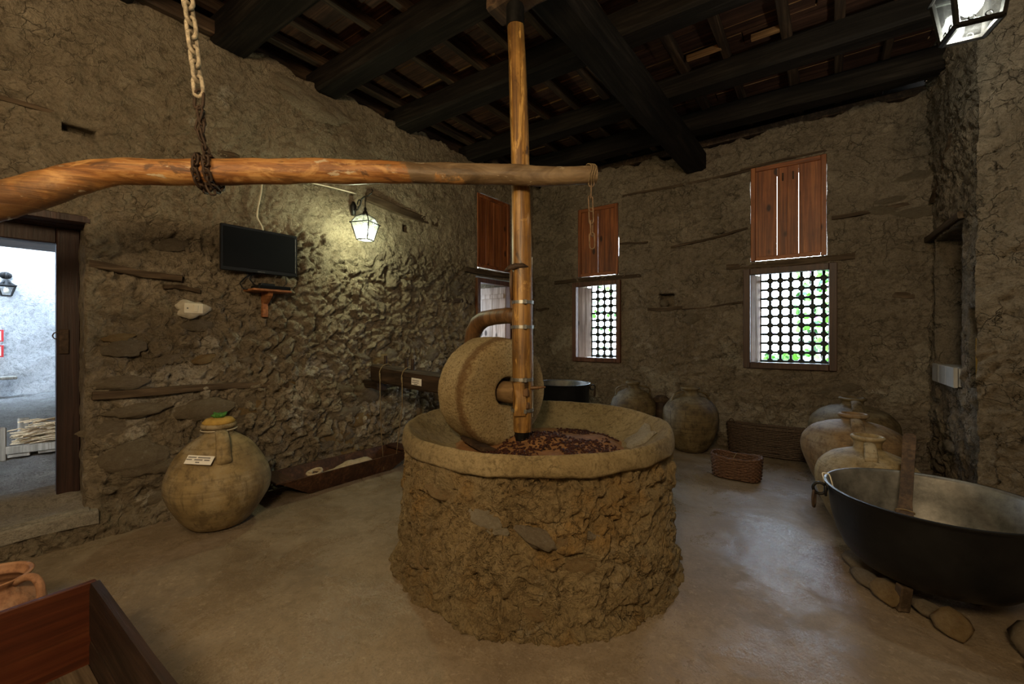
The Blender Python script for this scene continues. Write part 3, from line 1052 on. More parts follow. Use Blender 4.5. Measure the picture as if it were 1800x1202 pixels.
def plank(x0, x1, y0, wd, z, tilt):
    L_ = x1 - x0
    b = B()
    hx, hy, hz = L_ / 2, wd / 2, 0.011
    vv = [(sx * hx, sy * hy + rp.uniform(-0.006, 0.006), sz * hz) for sx in (-1, 1) for sy in (-1, 1) for sz in (-1, 1)]
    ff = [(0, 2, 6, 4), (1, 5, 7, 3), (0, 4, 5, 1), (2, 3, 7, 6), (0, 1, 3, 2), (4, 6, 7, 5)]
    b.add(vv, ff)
    b.mi = [0, 0, 1, 1, 1, 1]  # side faces take the paler glint colour
    o = b.build('roof_board', ['plank', 'edge_glint_pale'], ceil)
    o.location = ((x0 + x1) / 2, y0, z)
    o.rotation_euler = (tilt, 0, rp.uniform(-0.008, 0.008))


y = -2.5
while y < 6.62:
    wd = rp.uniform(0.13, 0.20)
    x = -4.75 - rp.uniform(0, 0.6)
    while x < 2.1:
        L_ = rp.uniform(1.6, 2.7)
        plank(x, min(x + L_ - rp.uniform(0.003, 0.02), 2.3), y + wd / 2, wd - rp.uniform(0.004, 0.016), 4.475 + rp.uniform(-0.012, 0.012), rp.uniform(-0.085, 0.01))
        x += L_
    y += wd
for k in range(15):
    x = -4.42 + 0.44 * k + rp.uniform(-0.05, 0.05)
    B().beam((x, -2.5, 4.39), (x + 0.35 + rp.uniform(-0.06, 0.06), 6.55, 4.39), rp.uniform(0.07, 0.10), 0.095, 0.010, 14).build('rafter', 'rafter', ceil)
for (yb, wd, hh, zc, bow) in ((-1.6, 0.24, 0.22, 4.23, 0), (-0.7, 0.24, 0.22, 4.23, 0), (0.90, 0.26, 0.22, 4.23, 0), (1.70, 0.30, 0.24, 4.235, 0.0), (2.62, 0.27, 0.24, 4.235, 0.01),
                              (3.62, 0.26, 0.24, 4.235, -0.02), (4.90, 0.24, 0.23, 4.235, 0.03), (5.82, 0.24, 0.24, 4.235, 0.0)):
    B().beam((-4.75, yb - 0.02, zc), (1.9, yb + 0.03, zc), wd, hh, 0.018, 16, bow=bow).build('cross_beam', 'beam', ceil)
B().beam((-1.75, -2.5, 3.985), (-1.32, 6.62, 3.985), 0.28, 0.27, 0.012, 14).build('main_beam', 'beam_y', ceil)
# timber plates closing the gap above the walls
B().beam(LWP(-2.6, 4.36, -0.22), LWP(6.6, 4.36, -0.22), 0.10, 0.44, 0.012, 10).build('wall_plate', 'rafter', ceil)
B().beam(LWP(-1.0, 4.23, 0.03), LWP(1.75, 4.23, 0.03), 0.10, 0.12, 0.012, 10).build('wall_plate', 'rafter', ceil)
B().beam((-4.3, 6.68, 4.36), (1.4, 6.68, 4.36), 0.10, 0.44, 0.012, 10).build('wall_plate', 'beam', ceil)
B().beam((-4.2, 6.50, 4.235), (1.2, 6.50, 4.235), 0.09, 0.09, 0.014, 10).build('wall_plate', 'rafter', ceil)
pb_ = B()
vv, ff = [(0.0, -0.012, 0.0)], []
for ring, (k_, dep) in enumerate(((0.5, -0.012), (0.85, -0.008), (1.0, 0.03))):
    for i in range(48):
        a = 2 * PI * i / 48
        q_ = 1 + 0.12 * math.sin(3 * a + 0.6) + 0.07 * math.sin(8 * a) + rs.uniform(-0.05, 0.05)
        vv.append((0.40 * k_ * q_ * math.cos(a), dep, (0.15 + 0.03 * math.cos(a)) * k_ * q_ * math.sin(a) - 0.06 * k_ * math.cos(a)))
ff = [(0, 1 + i, 1 + (i + 1) % 48) for i in range(48)]
for rg in range(2):
    for i in range(48):
        ff.append((1 + rg * 48 + i, 1 + (rg + 1) * 48 + i, 1 + (rg + 1) * 48 + (i + 1) % 48, 1 + rg * 48 + (i + 1) % 48))
pb_.add(vv, ff)
po = pb_.build('plaster_repair', 'stone_d', wl, True)
po.location = LWP(2.42, 3.98, 0.02)
po.rotation_euler = (0, 0, RZL)
for (u, z, a) in ((2.22, 4.05, 0.13), (2.45, 3.98, 0.12), (2.20, 3.93, 0.10), (2.62, 3.90, 0.09)):
    wall_stone(wl, LWP(u, z, 0.02), DL, (0, 0, 1), NL, a, 0.045, 0.028, -0.12, lump_grey[0])
B().tube([(-4.6, 5.30, 4.22), (-3.95, 5.27, 4.21)], [0.075, 0.07], 10, jit=0.06).build('log_end', 'rafter', ceil, True)
# bits of pale batten left between the rafters
for (x, y_, L_) in ((-0.85, 4.62, 0.36), (-0.30, 4.66, 0.30), (0.35, 3.25, 0.30), (0.62, 5.35, 0.5)):
    B().box((0, 0, 0), (L_, 0.05, 0.05), None, 0.004).build('batten', 'edge_glint_pale', ceil).location = (x, y_, 4.375)

# ------------------------------------------------------------------ windows


def window(name, loc, rz, w_, shutter_planks, sw0, sw1, sz0, sz1, frame_m, rail_m, gl, leafp, zb=1.07, h=1.32, gy=0.30, rows=10, fw=0.07):
    """loc: wall-plane point below the window's centre; local -Y looks into the room"""
    r = sempty(name)
    r.location = loc
    r.rotation_euler = (0, 0, rz)
    for sx in (-1, 1):
        B().box((sx * (w_ / 2 - fw / 2), 0.0, zb + h / 2), (fw, 0.10, h), None, 0.006).build('frame_post', frame_m, r)
    B().box((0, 0.0, zb + h - fw / 2 - 0.001), (w_ - 2 * fw - 0.002, 0.10, fw), None, 0.006).build('frame_head', frame_m, r)
    B().box((0, 0.0, zb + fw / 2 + 0.001), (w_ - 2 * fw - 0.002, 0.11, fw), None, 0.006).build('frame_sill', frame_m, r)
    # iron grille: thin frame with a bar object per rod; square knots where rods cross
    g0, g1 = gl
    gb = B()
    for x in (g0, g1):
        gb.box((x, gy, zb + h / 2), (0.022, 0.016, h - 0.06), None, 0.002)
    if rows:
        gr = gb.build('grille', 'grille', r)
    pitch = 0.118
    nc = int((g1 - g0) / pitch) if rows else 0
    x = [g0 + pitch * (k + 0.95) for k in range(nc)]
    x = [q for q in x if q < g1 - 0.03]
    z = [zb + 0.085 + 0.1215 * k for k in range(rows)]
    for q in x:
        b = B()
        b.tube([(q, gy, zb + 0.02), (q, gy, zb + h - 0.02)], 0.0185, 8)
        for zz in z:
            b.box((q, gy, zz), (0.066, 0.046, 0.066), None, 0.02)
        b.build('grille_bar', 'grille', gr)
    for zz in z:
        b = B()
        b.tube([(g0 - 0.02, gy, zz), (g1 + 0.02, gy, zz)], 0.0165, 8)
        b.build('grille_bar', 'grille', gr)
    # open shutter leaf folded back in the reveal
    (lx0, ly0), (lx1, ly1) = leafp
    L_ = math.hypot(lx1 - lx0, ly1 - ly0)
    ang = math.atan2(ly1 - ly0, lx1 - lx0)
    lf = B()
    for zz in (zb + 0.20, zb + h - 0.22):
        lf.box((L_ / 2, 0.022, zz), (L_ * 0.92, 0.02, 0.07), None, 0.003)
    lf = lf.build('shutter_leaf', 'grey_board', r)
    lf.location = (lx0, ly0, 0)
    lf.rotation_euler = (0, 0, ang)
    for k in range(2):
        B().box((L_ * (0.25 + 0.5 * k), 0, zb + h / 2), (L_ / 2 - 0.004, 0.022, h - 0.13), None, 0.003).build('plank', 'grey_board', lf)
    # closed upper shutter: rails and stiles with planks between
    sb = B()
    st = 0.055
    for sx, x_ in ((-1, sw0 + st / 2), (1, sw1 - st / 2)):
        sb.box((x_, 0.012, (sz0 + sz1) / 2), (st, 0.045, sz1 - sz0), None, 0.005)
    sh = sb.build('shutter', 'shutter', r)
    B().box(((sw0 + sw1) / 2, 0.012, sz1 - 0.03), (sw1 - sw0 - 2 * st - 0.002, 0.043, 0.06), None, 0.005).build('rail', rail_m, sh)
    B().box(((sw0 + sw1) / 2, 0.012, sz0 + 0.028), (sw1 - sw0 - 2 * st - 0.002, 0.043, 0.05), None, 0.005).build('rail', rail_m, sh)
    for (p0, p1) in shutter_planks:
        B().box(((p0 + p1) / 2, 0.020, (sz0 + sz1) / 2 - 0.004), (p1 - p0, 0.014, sz1 - sz0 - 0.085), None, 0.002).build('plank', 'shutter', sh)
    return r, sh


w1, s1 = window('window_1', (-2.84, 6.45, 0), 0, 0.84, [(-0.285, 0.021), (0.0235, 0.318)], -0.33, 0.368, 2.482, 3.615, 'frame_w', 'shutter_x', (-0.215, 0.345), ((-0.365, 0.07), (-0.225, 0.30)))
w2, s2 = window('window_2', (-0.21, 6.45, 0), 0, 1.00, [(-0.365, -0.119), (-0.1175, -0.0025), (-0.0025, 0.1130), (0.1145, 0.345)], -0.415, 0.396, 2.492, 3.735, 'frame_dark', 'shutter_x', (-0.325, 0.435), ((-0.425, 0.07), (-0.335, 0.30)), fw=0.08)
for x in (-0.055, 0.055):
    B().box((x, 0.004, 3.55), (0.016, 0.02, 0.10), None, 0.004).build('latch', 'rust', s2)
pw = LWP(5.375, 0, 0)
w3, s3 = window('window_3', pw, RZL, 0.86, [(-0.345, -0.181), (-0.179, 0.0), (0.002, 0.179), (0.181, 0.35)], -0.395, 0.40, 2.56, 3.70, 'frame_w', 'shutter_y', (-0.34, 0.26), ((0.372, 0.06), (0.345, 0.62)), gy=0.66, rows=0)

# ------------------------------------------------------------------ door in the left wall
d1 = sempty('door_1')
d1.location = LWP(0, 0, 0)
d1.rotation_euler = (0, 0, RZL)
B().box((0.680, 0.36, 1.32), (0.128, 0.09, 2.10), None, 0.006).build('frame_post', 'door', d1)
B().box((-0.575, 0.36, 1.32), (0.10, 0.09, 2.10), None, 0.006).build('frame_post', 'door', d1)
B().box((0.045, 0.36, 2.285), (1.139, 0.088, 0.15), None, 0.006).build('frame_head', 'door', d1)
B().box((0.655, 0.305, 1.455), (0.055, 0.02, 0.19), None, 0.004).build('lock_plate', 'rust', d1)
B().tube([(0.618 + 0.022 * math.cos(t), 0.310, 1.50 + 0.026 * math.sin(t)) for t in np.linspace(0, 2 * PI, 15)[:-1]], 0.004, 6, closed=True).build('ring_pull', 'rust', d1)
for k in range(3):
    B().beam((-0.66, 0.06 + 0.115 * k, 2.375 - 0.006 * k), (0.765, 0.06 + 0.115 * k, 2.37 - 0.006 * k), 0.105, 0.06, 0.010, 7).build('lintel_board', 'door', d1)
# threshold slab, worn and slightly rising outwards
us = np.linspace(-0.64, 0.755, 46)
vs = np.linspace(-0.075, 0.80, 30)
UU, VV = np.meshgrid(us, vs, indexing='ij')
PP = np.stack([UU.ravel(), VV.ravel(), 0 * UU.ravel()], 1)
ZZ = 0.225 + 0.065 * sstep(0.1, 0.42, PP[:, 1]) - 0.05 * sstep(0.50, 0.8, PP[:, 1]) + 0.022 * fbm(PP * 5, 4, 9) - 0.05 * sstep(-0.045, -0.075, PP[:, 1])
th = grid_mesh('threshold', np.stack([PP[:, 0], PP[:, 1], ZZ], 1), 46, 30, ['slab'], parent=d1)
B().beam((-0.66, -0.045, 0.145), (0.80, -0.055, 0.150), 0.10, 0.10, 0.016, 12).build('step_edge', 'slab', d1)

# ------------------------------------------------------------------ courtyard outside the door
xs = np.linspace(-15.2, -4.75, 150)
ys = np.linspace(-6.0, 8.0, 150)
XX, YY = np.meshgrid(xs, ys, indexing='ij')
PC = np.stack([XX.ravel(), YY.ravel(), 0 * XX.ravel()], 1)
f1, f2, idv = worley(PC * 5.5 + 0.4 * np.stack([fbm(PC * 3, 2, 1), fbm(PC * 3, 2, 2), fbm(PC * 3, 2, 3)], 1), 8)
ZC = 0.17 + 0.05 * fbm(PC * 0.8, 3, 15) + 0.035 * sstep(0.03, 0.35, f2 - f1) * (0.3 + idv)
yd = struct(grid_mesh('ground_courtyard', np.stack([PC[:, 0], PC[:, 1], ZC], 1), 150, 150, ['yard']))
wc = wall('wall_courtyard', (-14.6, -6.0), (0, 1), 14.0, 4.6, [], 0.09, lambda U, Z, P: 0.05 * fbm(P * 0.9, 4, 3) + 0.03 * fbm(P * 4, 3, 7), 'limewash', (1, 0), 0.02)
for (yy, sg) in ((3.5, -1), (-6.0, 1)):  # unseen side walls added to keep skylight off the courtyard
    wall('wall_sky_block', (-14.7, yy), (1, 0), 9.6, 4.6, [], 0.3, lambda U, Z, P: 0.05 * fbm(P * 0.9, 3, 3), 'limewash', (0, sg), 0.02)
er = B()  # unseen roof added to shade the courtyard from the sky
er.beam((-4.75, -6.0, 4.35), (-4.75, 3.5, 4.35), 0.2, 0.2, 0.01, 4)
er.add([(-4.7, -6.0, 4.6), (-4.7, 3.5, 4.6), (-13.3, 3.5, 3.3), (-13.3, -6.0, 3.3), (-4.7, -6.0, 4.68), (-4.7, 3.5, 4.68), (-13.3, 3.5, 3.38), (-13.3, -6.0, 3.38)], [(0, 1, 2, 3), (7, 6, 5, 4), (0, 4, 5, 1), (2, 6, 7, 3), (1, 5, 6, 2), (3, 7, 4, 0)])
struct(er.build('roof_sky_block', 'rafter'))
# a neighbouring strip of garden ground behind the back wall
gb = B()
gb.add([(-15, 7.05, 0.02), (12, 7.05, 0.02), (12, 40, 0.02), (-15, 40, 0.02)], [(0, 1, 2, 3)])
struct(gb.build('ground_garden', 'yard'))

# ================================================================== THE MILL
BX, BY = -1.60, 2.58
mill = thing('olive_mill', 'round masonry mill basin of clay and rubble stone standing mid room', 'mill', (BX, BY, 0))
na, nz_ = 760, 116
A = np.linspace(0, 2 * PI, na, endpoint=False)
Zs = np.linspace(-0.04, 0.86, nz_)
AA, ZZ = np.meshgrid(A, Zs, indexing='ij')
AA, ZZ = AA.ravel(), ZZ.ravel()
R0 = 0.962 - 0.055 * np.clip(ZZ / 0.86, 0, 1) + 0.03 * sstep(0.08, 0.0, ZZ)
P0 = np.stack([R0 * np.cos(AA), R0 * np.sin(AA), ZZ], 1)
q = P0 + 0.09 * np.stack([fbm(P0 * 3.3, 3, 11), fbm(P0 * 3.3, 3, 12), fbm(P0 * 3.3, 3, 13)], 1)
f1, f2, idv, fa = worley(q * 5.2, 6, True)
D0 = 0.030 * fbm(P0 * 1.6, 3, 2) * 1.3 + 0.024 * (sstep(0.02, 0.28, f2 - f1) * (0.2 + idv) - 0.4 + 0.8 * fa)
tq = q @ np.array([[0.82, 0.0, 0.57], [0.0, 0.82, 0.57], [-0.57, -0.57, 0.82]]).T * np.array([1.0, 1.0, 1.7])
g1, g2, gi, ga = worley(tq * 12.0, 16, True)
D0 = D0 + 0.020 * (0.9 * ga + 0.5 * (gi - 0.5) - 0.35 * sstep(0.10, 0.0, g2 - g1))
D0 = D0 - 0.020 * sstep(0.93, 1.0, 1 - np.abs(fbm(q * 4.5, 3, 22))) + 0.014 * fbm(P0 * 22, 4, 4)
D0 = D0 * sstep(0.86, 0.76, ZZ) * 0.9 - 0.01
V0 = np.stack([(R0 + D0) * np.cos(AA), (R0 + D0) * np.sin(AA), ZZ], 1)
ff = []
for i in range(na):
    for j in range(nz_ - 1):
        i2 = (i + 1) % na
        ff.append((i * nz_ + j, i2 * nz_ + j, i2 * nz_ + j + 1, i * nz_ + j + 1))
b = B()
b.add(V0, ff)
b.build('drum', 'drum', mill, True, False)
# smooth clay lip and bowl
prof = [(0.885, 0.782), (0.922, 0.785), (0.934, 0.800), (0.932, 0.832), (0.926, 0.862), (0.918, 0.884), (0.905, 0.896), (0.890, 0.893), (0.868, 0.873), (0.81, 0.822), (0.74, 0.772), (0.68, 0.735), (0.62, 0.712),
        (0.52, 0.704), (0.40, 0.702), (0.30, 0.706), (0.24, 0.722), (0.17, 0.752), (0.10, 0.765), (0.0, 0.768)]
pz = np.interp(np.linspace(0, len(prof) - 1, 64), range(len(prof)), [p[1] for p in prof])
pr = np.interp(np.linspace(0, len(prof) - 1, 64), range(len(prof)), [p[0] for p in prof])
b = B()
b.lathe(list(zip(pr, pz)), 180, cap=False)
v = np.array(b.v)
rr = np.sqrt(v[:, 0] ** 2 + v[:, 1] ** 2)
dd = 0.020 * fbm(v * 2.3, 4, 19) + 0.006 * fbm(v * 11, 3, 20)
edge = sstep(0.905, 0.93, rr) * sstep(0.86, 0.80, v[:, 2])
v[:, 2] += dd * (0.3 + 0.6 * sstep(0.6, 0.85, rr)) + edge * (0.022 * fbm(v * 7, 3, 4) - 0.004)
k_ = 1 + (0.016 * fbm(v * 2.0 + 4, 3, 23)) * sstep(0.3, 0.8, rr)
v[:, 0] *= k_
v[:, 1] *= k_
b.v = [tuple(t) for t in v]
b.build('bowl_lip', 'lip', mill, True)
for k in range(44):
    a = rs.uniform(0, 2 * PI)
    z = rs.uniform(0.03, 0.72)
    rr_ = 0.962 - 0.055 * z / 0.86 + rs.uniform(-0.045, -0.018)
    s0 = rs.uniform(0.035, 0.085)
    n = Vector((math.cos(a), math.sin(a), 0.05)).normalized()
    x = Vector((-math.sin(a), math.cos(a), 0))
    wall_stone(mill, (rr_ * n.x, rr_ * n.y, z), x, (0, 0, 1), n, s0 * rs.uniform(0.9, 1.5), s0 * rs.uniform(0.55, 0.95), s0 * rs.uniform(0.32, 0.5), rs.uniform(-0.5, 0.5), rs.choice(mill_lumps))
# pale mended patch on the inner slope
a0 = math.radians(32)
b = B()
NP = 14
vv, ff = [], []
for i in range(NP):
    for j in range(NP):
        s, t = i / (NP - 1), j / (NP - 1)
        aa = a0 + (s - 0.5) * 0.36 + 0.02 * math.sin(9 * t)
        r_ = 0.645 + 0.175 * t + 0.012 * math.sin(7 * s + 2)
        h_ = float(np.interp(r_, [0.62, 0.68, 0.74, 0.80, 0.845], [0.712, 0.735, 0.776, 0.826, 0.870]))
        e_ = min(s, 1 - s, t, 1 - t)
        vv.append((r_ * math.cos(aa), r_ * math.sin(aa), h_ + 0.024 * min(1, e_ * 9) - 0.006))
for i in range(NP - 1):
    for j in range(NP - 1):
        ff.append((i * NP + j, (i + 1) * NP + j, (i + 1) * NP + j + 1, i * NP + j + 1))
b.add(vv, ff)
b.build('mended_patch', 'stone_c', mill, True)['label'] = 'pale mended patch on the inner slope of the bowl'

# crushed olives lying in the bowl
n_a, n_r = 120, 26
vv, ff = [], []
for i in range(n_a):
    for j in range(n_r):
        a = 2 * PI * i / n_a
        r_ = 0.655 * j / (n_r - 1)
        vv.append((r_ * math.cos(a), r_ * math.sin(a), 0))
v = np.array(vv)
rr = np.sqrt((v ** 2).sum(1))
base_z = np.interp(rr, [0, 0.10, 0.17, 0.24, 0.30, 0.4, 0.52, 0.62, 0.68], [0.768, 0.765, 0.752, 0.722, 0.706, 0.702, 0.704, 0.712, 0.735])
side = sstep(-0.25, 0.25, v[:, 0] * 0.97 - v[:, 1] * 0.26)   # heaped on the side away from the wheel
v[:, 2] = base_z + (0.010 + 0.035 * side) * sstep(0.655, 0.50, rr) - 0.012 * sstep(0.56, 0.655, rr) + 0.012 * fbm(v * 9, 4, 44)
for i in range(n_a):
    for j in range(n_r - 1):
        i2 = (i + 1) % n_a
        ff.append((i * n_r + j, i2 * n_r + j, i2 * n_r + j + 1, i * n_r + j + 1))
mash_v = v
b = B()
b.add(v, ff)
mo = b.build('olive_mash', 'mash', None, True)
mo.location = (BX, BY, 0)
tag(mo, 'red brown crushed olive mash spread over the floor of the stone bowl', 'olive mash', kind='stuff')
b = B()
octa_f = [(0, 2, 4), (2, 1, 4), (1, 3, 4), (3, 0, 4), (2, 0, 5), (1, 2, 5), (3, 1, 5), (0, 3, 5)]
rq = random.Random(3)
cnt = 0
while cnt < 1500:
    a = rq.uniform(0, 2 * PI)
    r_ = 0.63 * math.sqrt(rq.random())
    x, y_ = r_ * math.cos(a), r_ * math.sin(a)
    dn = float(fbm(np.array([[x * 3.5, y_ * 3.5, 2.0]]), 3, 5)[0])
    sd = 1 / (1 + math.exp(-(x * 0.97 - y_ * 0.26) * 14))
    if dn + 0.5 * sd < 0.25 + rq.uniform(-0.1, 0.1):
        continue
    kk = (int(round(a / (2 * PI) * n_a)) % n_a) * n_r + min(n_r - 1, int(round(r_ / 0.655 * (n_r - 1))))
    z = mash_v[kk][2]
    s0 = rq.uniform(0.006, 0.0125)
    vs_ = [(s0 * 1.5, 0, 0), (-s0 * 1.5, 0, 0), (0, s0, 0), (0, -s0, 0), (0, 0, s0 * 0.8), (0, 0, -s0 * 0.8)]
    b.add(vs_, octa_f, 0, Matrix.Translation((x, y_, z + s0 * 0.4)) @ Matrix.Rotation(rq.uniform(0, PI), 4, 'Z') @ Matrix.Rotation(rq.uniform(-0.6, 0.6), 4, 'Y'))
    cnt += 1
so = b.build('olive_pits', 'seed', None, True)
so.location = (BX, BY, 0)
tag(so, 'dark purple olive pits and skins scattered on the red brown mash', 'olive pits', kind='stuff')

# edge-running millstone on its axle
AX = Vector((-0.966, 0.257, 0)).normalized()      # axle direction, away from the post
PX = Vector((-1.62, 2.43, 0))
R_, TH = 0.392, 0.37
cw = PX + AX * (0.150 + TH / 2)
zc = 1.092
# local z of the stone points back to the post (outer face = +z)
xm = Vector((0, 0, 1)).cross(-AX).normalized()
ym = (-AX).cross(xm)
hT = TH / 2
prof = [(0.112, hT - 0.008), (0.13, hT - 0.001), (0.2, hT), (0.27, hT), (0.33, hT - 0.001), (0.362, hT - 0.008), (0.380, hT - 0.026), (R_, hT - 0.055), (R_ + 0.004, 0.0), (R_, -hT + 0.05), (0.378, -hT + 0.022), (0.355, -hT + 0.006), (0.32, -hT), (0.2, -hT), (0.115, -hT + 0.004), (0.105, -0.08), (0.105, 0.08)]
t_ = np.linspace(0, len(prof), 71)[:-1]
pp = prof + [prof[0]]
pr = np.interp(t_, range(len(pp)), [p[0] for p in pp])
pz = np.interp(t_, range(len(pp)), [p[1] for p in pp])
b = B()
b.lathe(list(zip(pr, pz)), 150, closed=True)
v = np.array(b.v)
d = 0.010 * fbm(v * 3.2, 3, 71) + 0.006 * fbm(v * 16, 3, 72) + 0.003 * fbm(v * 46, 2, 73)
rr = np.sqrt(v[:, 0] ** 2 + v[:, 1] ** 2)
v[:, 0] *= 1 + d / np.maximum(rr, 0.1) * (rr > 0.13)
v[:, 1] *= 1 + d / np.maximum(rr, 0.1) * (rr > 0.13)
v[:, 2] += (0.006 * fbm(v * 5, 3, 74) + 0.004 * fbm(v * 30, 2, 75)) * (abs(v[:, 2]) > 0.15) * np.sign(v[:, 2])
b.v = [tuple(t) for t in v]
ms = b.build('millstone', 'millstone', None, True)
ms.matrix_basis = frame_mat(xm, ym, -AX, (cw.x, cw.y, zc))
tag(ms, 'upright granite grinding wheel with brown oil stain, leaning on wooden axle in the bowl', 'millstone')

# scraper board under the wheel
sc_ = B()
sc_.beam((0.0, -0.17, 0), (0, 0.17, 0.02), 0.10, 0.03, 0.004, 5)
so2 = sc_.build('scraper_board', 'pressbeam')
so2.location = (-1.88, 2.26, 0.735)
so2.rotation_euler = (0, 0.15, math.radians(70))
tag(so2, 'short dark wooden board wedged under the front of the grinding wheel', 'board')

# the upright shaft
sh = thing('mill_shaft', 'tall varnished yellow wooden pole rising from the mill bowl to the beam', 'pole', (PX.x, PX.y, 0.74))
path = [(0, 0, 0.10), (0.001, 0, 0.35), (0.0, -0.001, 0.7), (-0.002, -0.002, 1.1), (-0.004, -0.004, 1.5), (-0.010, -0.008, 1.9), (-0.018, -0.014, 2.3), (-0.030, -0.022, 2.7), (-0.040, -0.028, 2.93)]
hexs = [(math.cos(a) * (1 + 0.04 * math.cos(4 * a)), math.sin(a) * (1 + 0.04 * math.cos(4 * a))) for a in np.linspace(0, 2 * PI, 17)[:-1]]
B().tube(path, [0.064, 0.071, 0.073, 0.073, 0.070, 0.066, 0.064, 0.060, 0.058], sect=hexs, jit=0.025).build('pole', 'post', sh, True, angle=50)
B().tube([(-0.040, -0.028, 2.90), (-0.042, -0.030, 3.06)], [0.063, 0.062], 12).build('pole_head', 'iron', sh, True, angle=40)
B().beam((-0.22, -0.03, 3.085), (0.30, -0.03, 3.085), 0.20, 0.09, 0.008, 5).build('bearing_block', 'rafter', sh)
B().tube([(0, 0, -0.01), (0, 0, 0.04), (0, 0, 0.12)], [0.030, 0.048, 0.060], 8).build('iron_shoe', 'iron', sh)
for zz in (0.99, 0.82, 0.46, 0.25):
    b = B()
    rr_ = 0.080
    ri = 0.070
    b.lathe([(ri, -0.011), (rr_, -0.011), (rr_, 0.011), (ri, 0.011)], 20, closed=True)
    b.box((0.062, -0.058, 0), (0.022, 0.02, 0.03), Matrix.Rotation(-0.75, 3, 'Z'), 0.003)
    b.build('steel_band', 'band', sh).location = (-0.002, 0, zz)
# split plank and metal strip bound against the pole by the bands
fr_ = Vector((0.819, 0.574, 0))
B().beam((0.056, 0.036, 0.20), (0.052, 0.034, 1.30), 0.016, 0.030, 0.002, 8, up=(-0.57, 0.82, 0)).build('metal_strip', 'band', sh)
B().beam((-0.048, -0.052, 0.95), (-0.046, -0.052, 1.20), 0.030, 0.030, 0.003, 5, up=(0.57, -0.82, 0)).build('split_plank', 'post_dark', sh)
# blocks and peg locking the axle at the foot
B().beam((0.030, -0.070, 0.22), (0.028, -0.072, 0.44), 0.075, 0.030, 0.006, 5, up=(0.57, -0.82, 0)).build('cheek_block', 'post', sh)
B().box((0.055, -0.045, 0.375), (0.05, 0.05, 0.06), Matrix.Rotation(0.6, 3, 'Z'), 0.012).build('wedge', 'post_dark', sh)
B().box((0.058, -0.040, 0.285), (0.05, 0.05, 0.045), Matrix.Rotation(0.5, 3, 'Z'), 0.012).build('wedge', 'post_dark', sh)
B().tube([(0.02, -0.03, 0.398), (0.10, 0.016, 0.405), (0.155, 0.052, 0.41)], [0.014, 0.012, 0.007], 8).build('peg', 'post_dark', sh, True)
# bent limb over the wheel and the axle through it
zA = 1.63 - 0.74
pts = []
for s_, z_ in ((0.03, zA), (0.16, zA + 0.015), (0.30, zA + 0.012), (0.44, zA), (0.53, zA - 0.035), (0.59, zA - 0.10), (0.62, zA - 0.20), (0.635, zA - 0.36), (0.64, zA - 0.54)):
    pts.append(tuple(AX * s_ + Vector((0, 0, z_))))
B().tube(pts, [0.056, 0.058, 0.060, 0.064, 0.066, 0.064, 0.062, 0.060, 0.058], 14, jit=0.02).build('bent_arm', 'post_dark', sh, True)
B().tube([tuple(AX * s_ + Vector((0, 0, zc - 0.74))) for s_ in (0.03, 0.13, 0.30, 0.50, 0.70)], [0.072, 0.078, 0.076, 0.07, 0.066], 18, jit=0.01).build('axle', 'axle', sh, True, angle=50)

# small adze stuck behind the top band
ad = thing('adze', 'small dark adze hanging on the yellow pole by its head', 'tool', (-1.622, 2.352, 1.78))
R3 = Matrix.Rotation(math.radians(35), 3, 'Z')
b = B()
b.tube([tuple(R3 @ Vector(p)) for p in ((-0.075, 0, 0.155), (-0.045, 0, 0.178), (0.0, 0, 0.192), (0.05, 0, 0.196), (0.085, 0, 0.188))], [0.006, 0.018, 0.022, 0.018, 0.004], 8)
b.build('head', 'rust', ad, True)
B().tube([tuple(R3 @ Vector(p)) for p in ((-0.030, 0, 0.18), (-0.034, 0.006, 0.05), (-0.026, 0.010, -0.03))], [0.010, 0.010, 0.009], 8).build('handle', 'post_dark', ad, True)

# ================================================================== SWEEP LOG AND CHAINS
L0 = Vector((-2.4, 1.6, 2.50))
lx = Vector((2.53, 2.51, 0)).normalized()
lz = Vector((0, 0, 1))
ly = lz.cross(lx)
# local axes: +x runs along the log towards the pole so that the bark zones follow it
LPTS = [(-3.95, -0.27, 2.06, .100), (-3.673, 0.108, 2.139, .098), (-3.611, 0.273, 2.235, .096), (-3.519, 0.387, 2.297, .094), (-3.423, 0.528, 2.395, .086), (-3.291, 0.669, 2.452, .077), (-3.15, .85, 2.475, .076), (-2.983, 1.02, 2.489, .075),
        (-2.686, 1.339, 2.527, .075), (-2.5, 1.50, 2.545, .074), (-2.329, 1.664, 2.551, .073), (-2.15, 1.81, 2.552, .067), (-2.0, 1.944, 2.556, .064), (-1.78, 2.11, 2.555, .064), (-1.593, 2.262, 2.556, .064), (-1.357, 2.456, 2.556, .060), (-1.25, 2.53, 2.565, .058), (-1.146, 2.617, 2.573, .057)]
b = B()
loc_pts = []
for p in LPTS:
    q_ = Vector(p[:3]) - L0
    loc_pts.append((q_.dot(lx), q_.dot(ly), q_.z))
tt = np.linspace(0, len(LPTS) - 1, 90)
lp = np.array(loc_pts)
lpts = np.stack([np.interp(tt, range(len(LPTS)), lp[:, k]) for k in range(3)], 1)
ker = np.array([1, 2, 3, 2, 1]) / 9
for k in range(3):
    e = np.concatenate([[lpts[0, k]] * 2, lpts[:, k], [lpts[-1, k]] * 2])
    lpts[:, k] = np.convolve(e, ker, 'valid')
lr = np.interp(tt, range(len(LPTS)), [p[3] for p in LPTS])
b.tube([tuple(p) for p in lpts], list(lr), 22)
v = np.array(b.v)
c_ = np.repeat(lpts, 22, 0)
dr = v - c_
rn = dr / np.maximum(np.linalg.norm(dr, axis=1), 1e-6)[:, None]
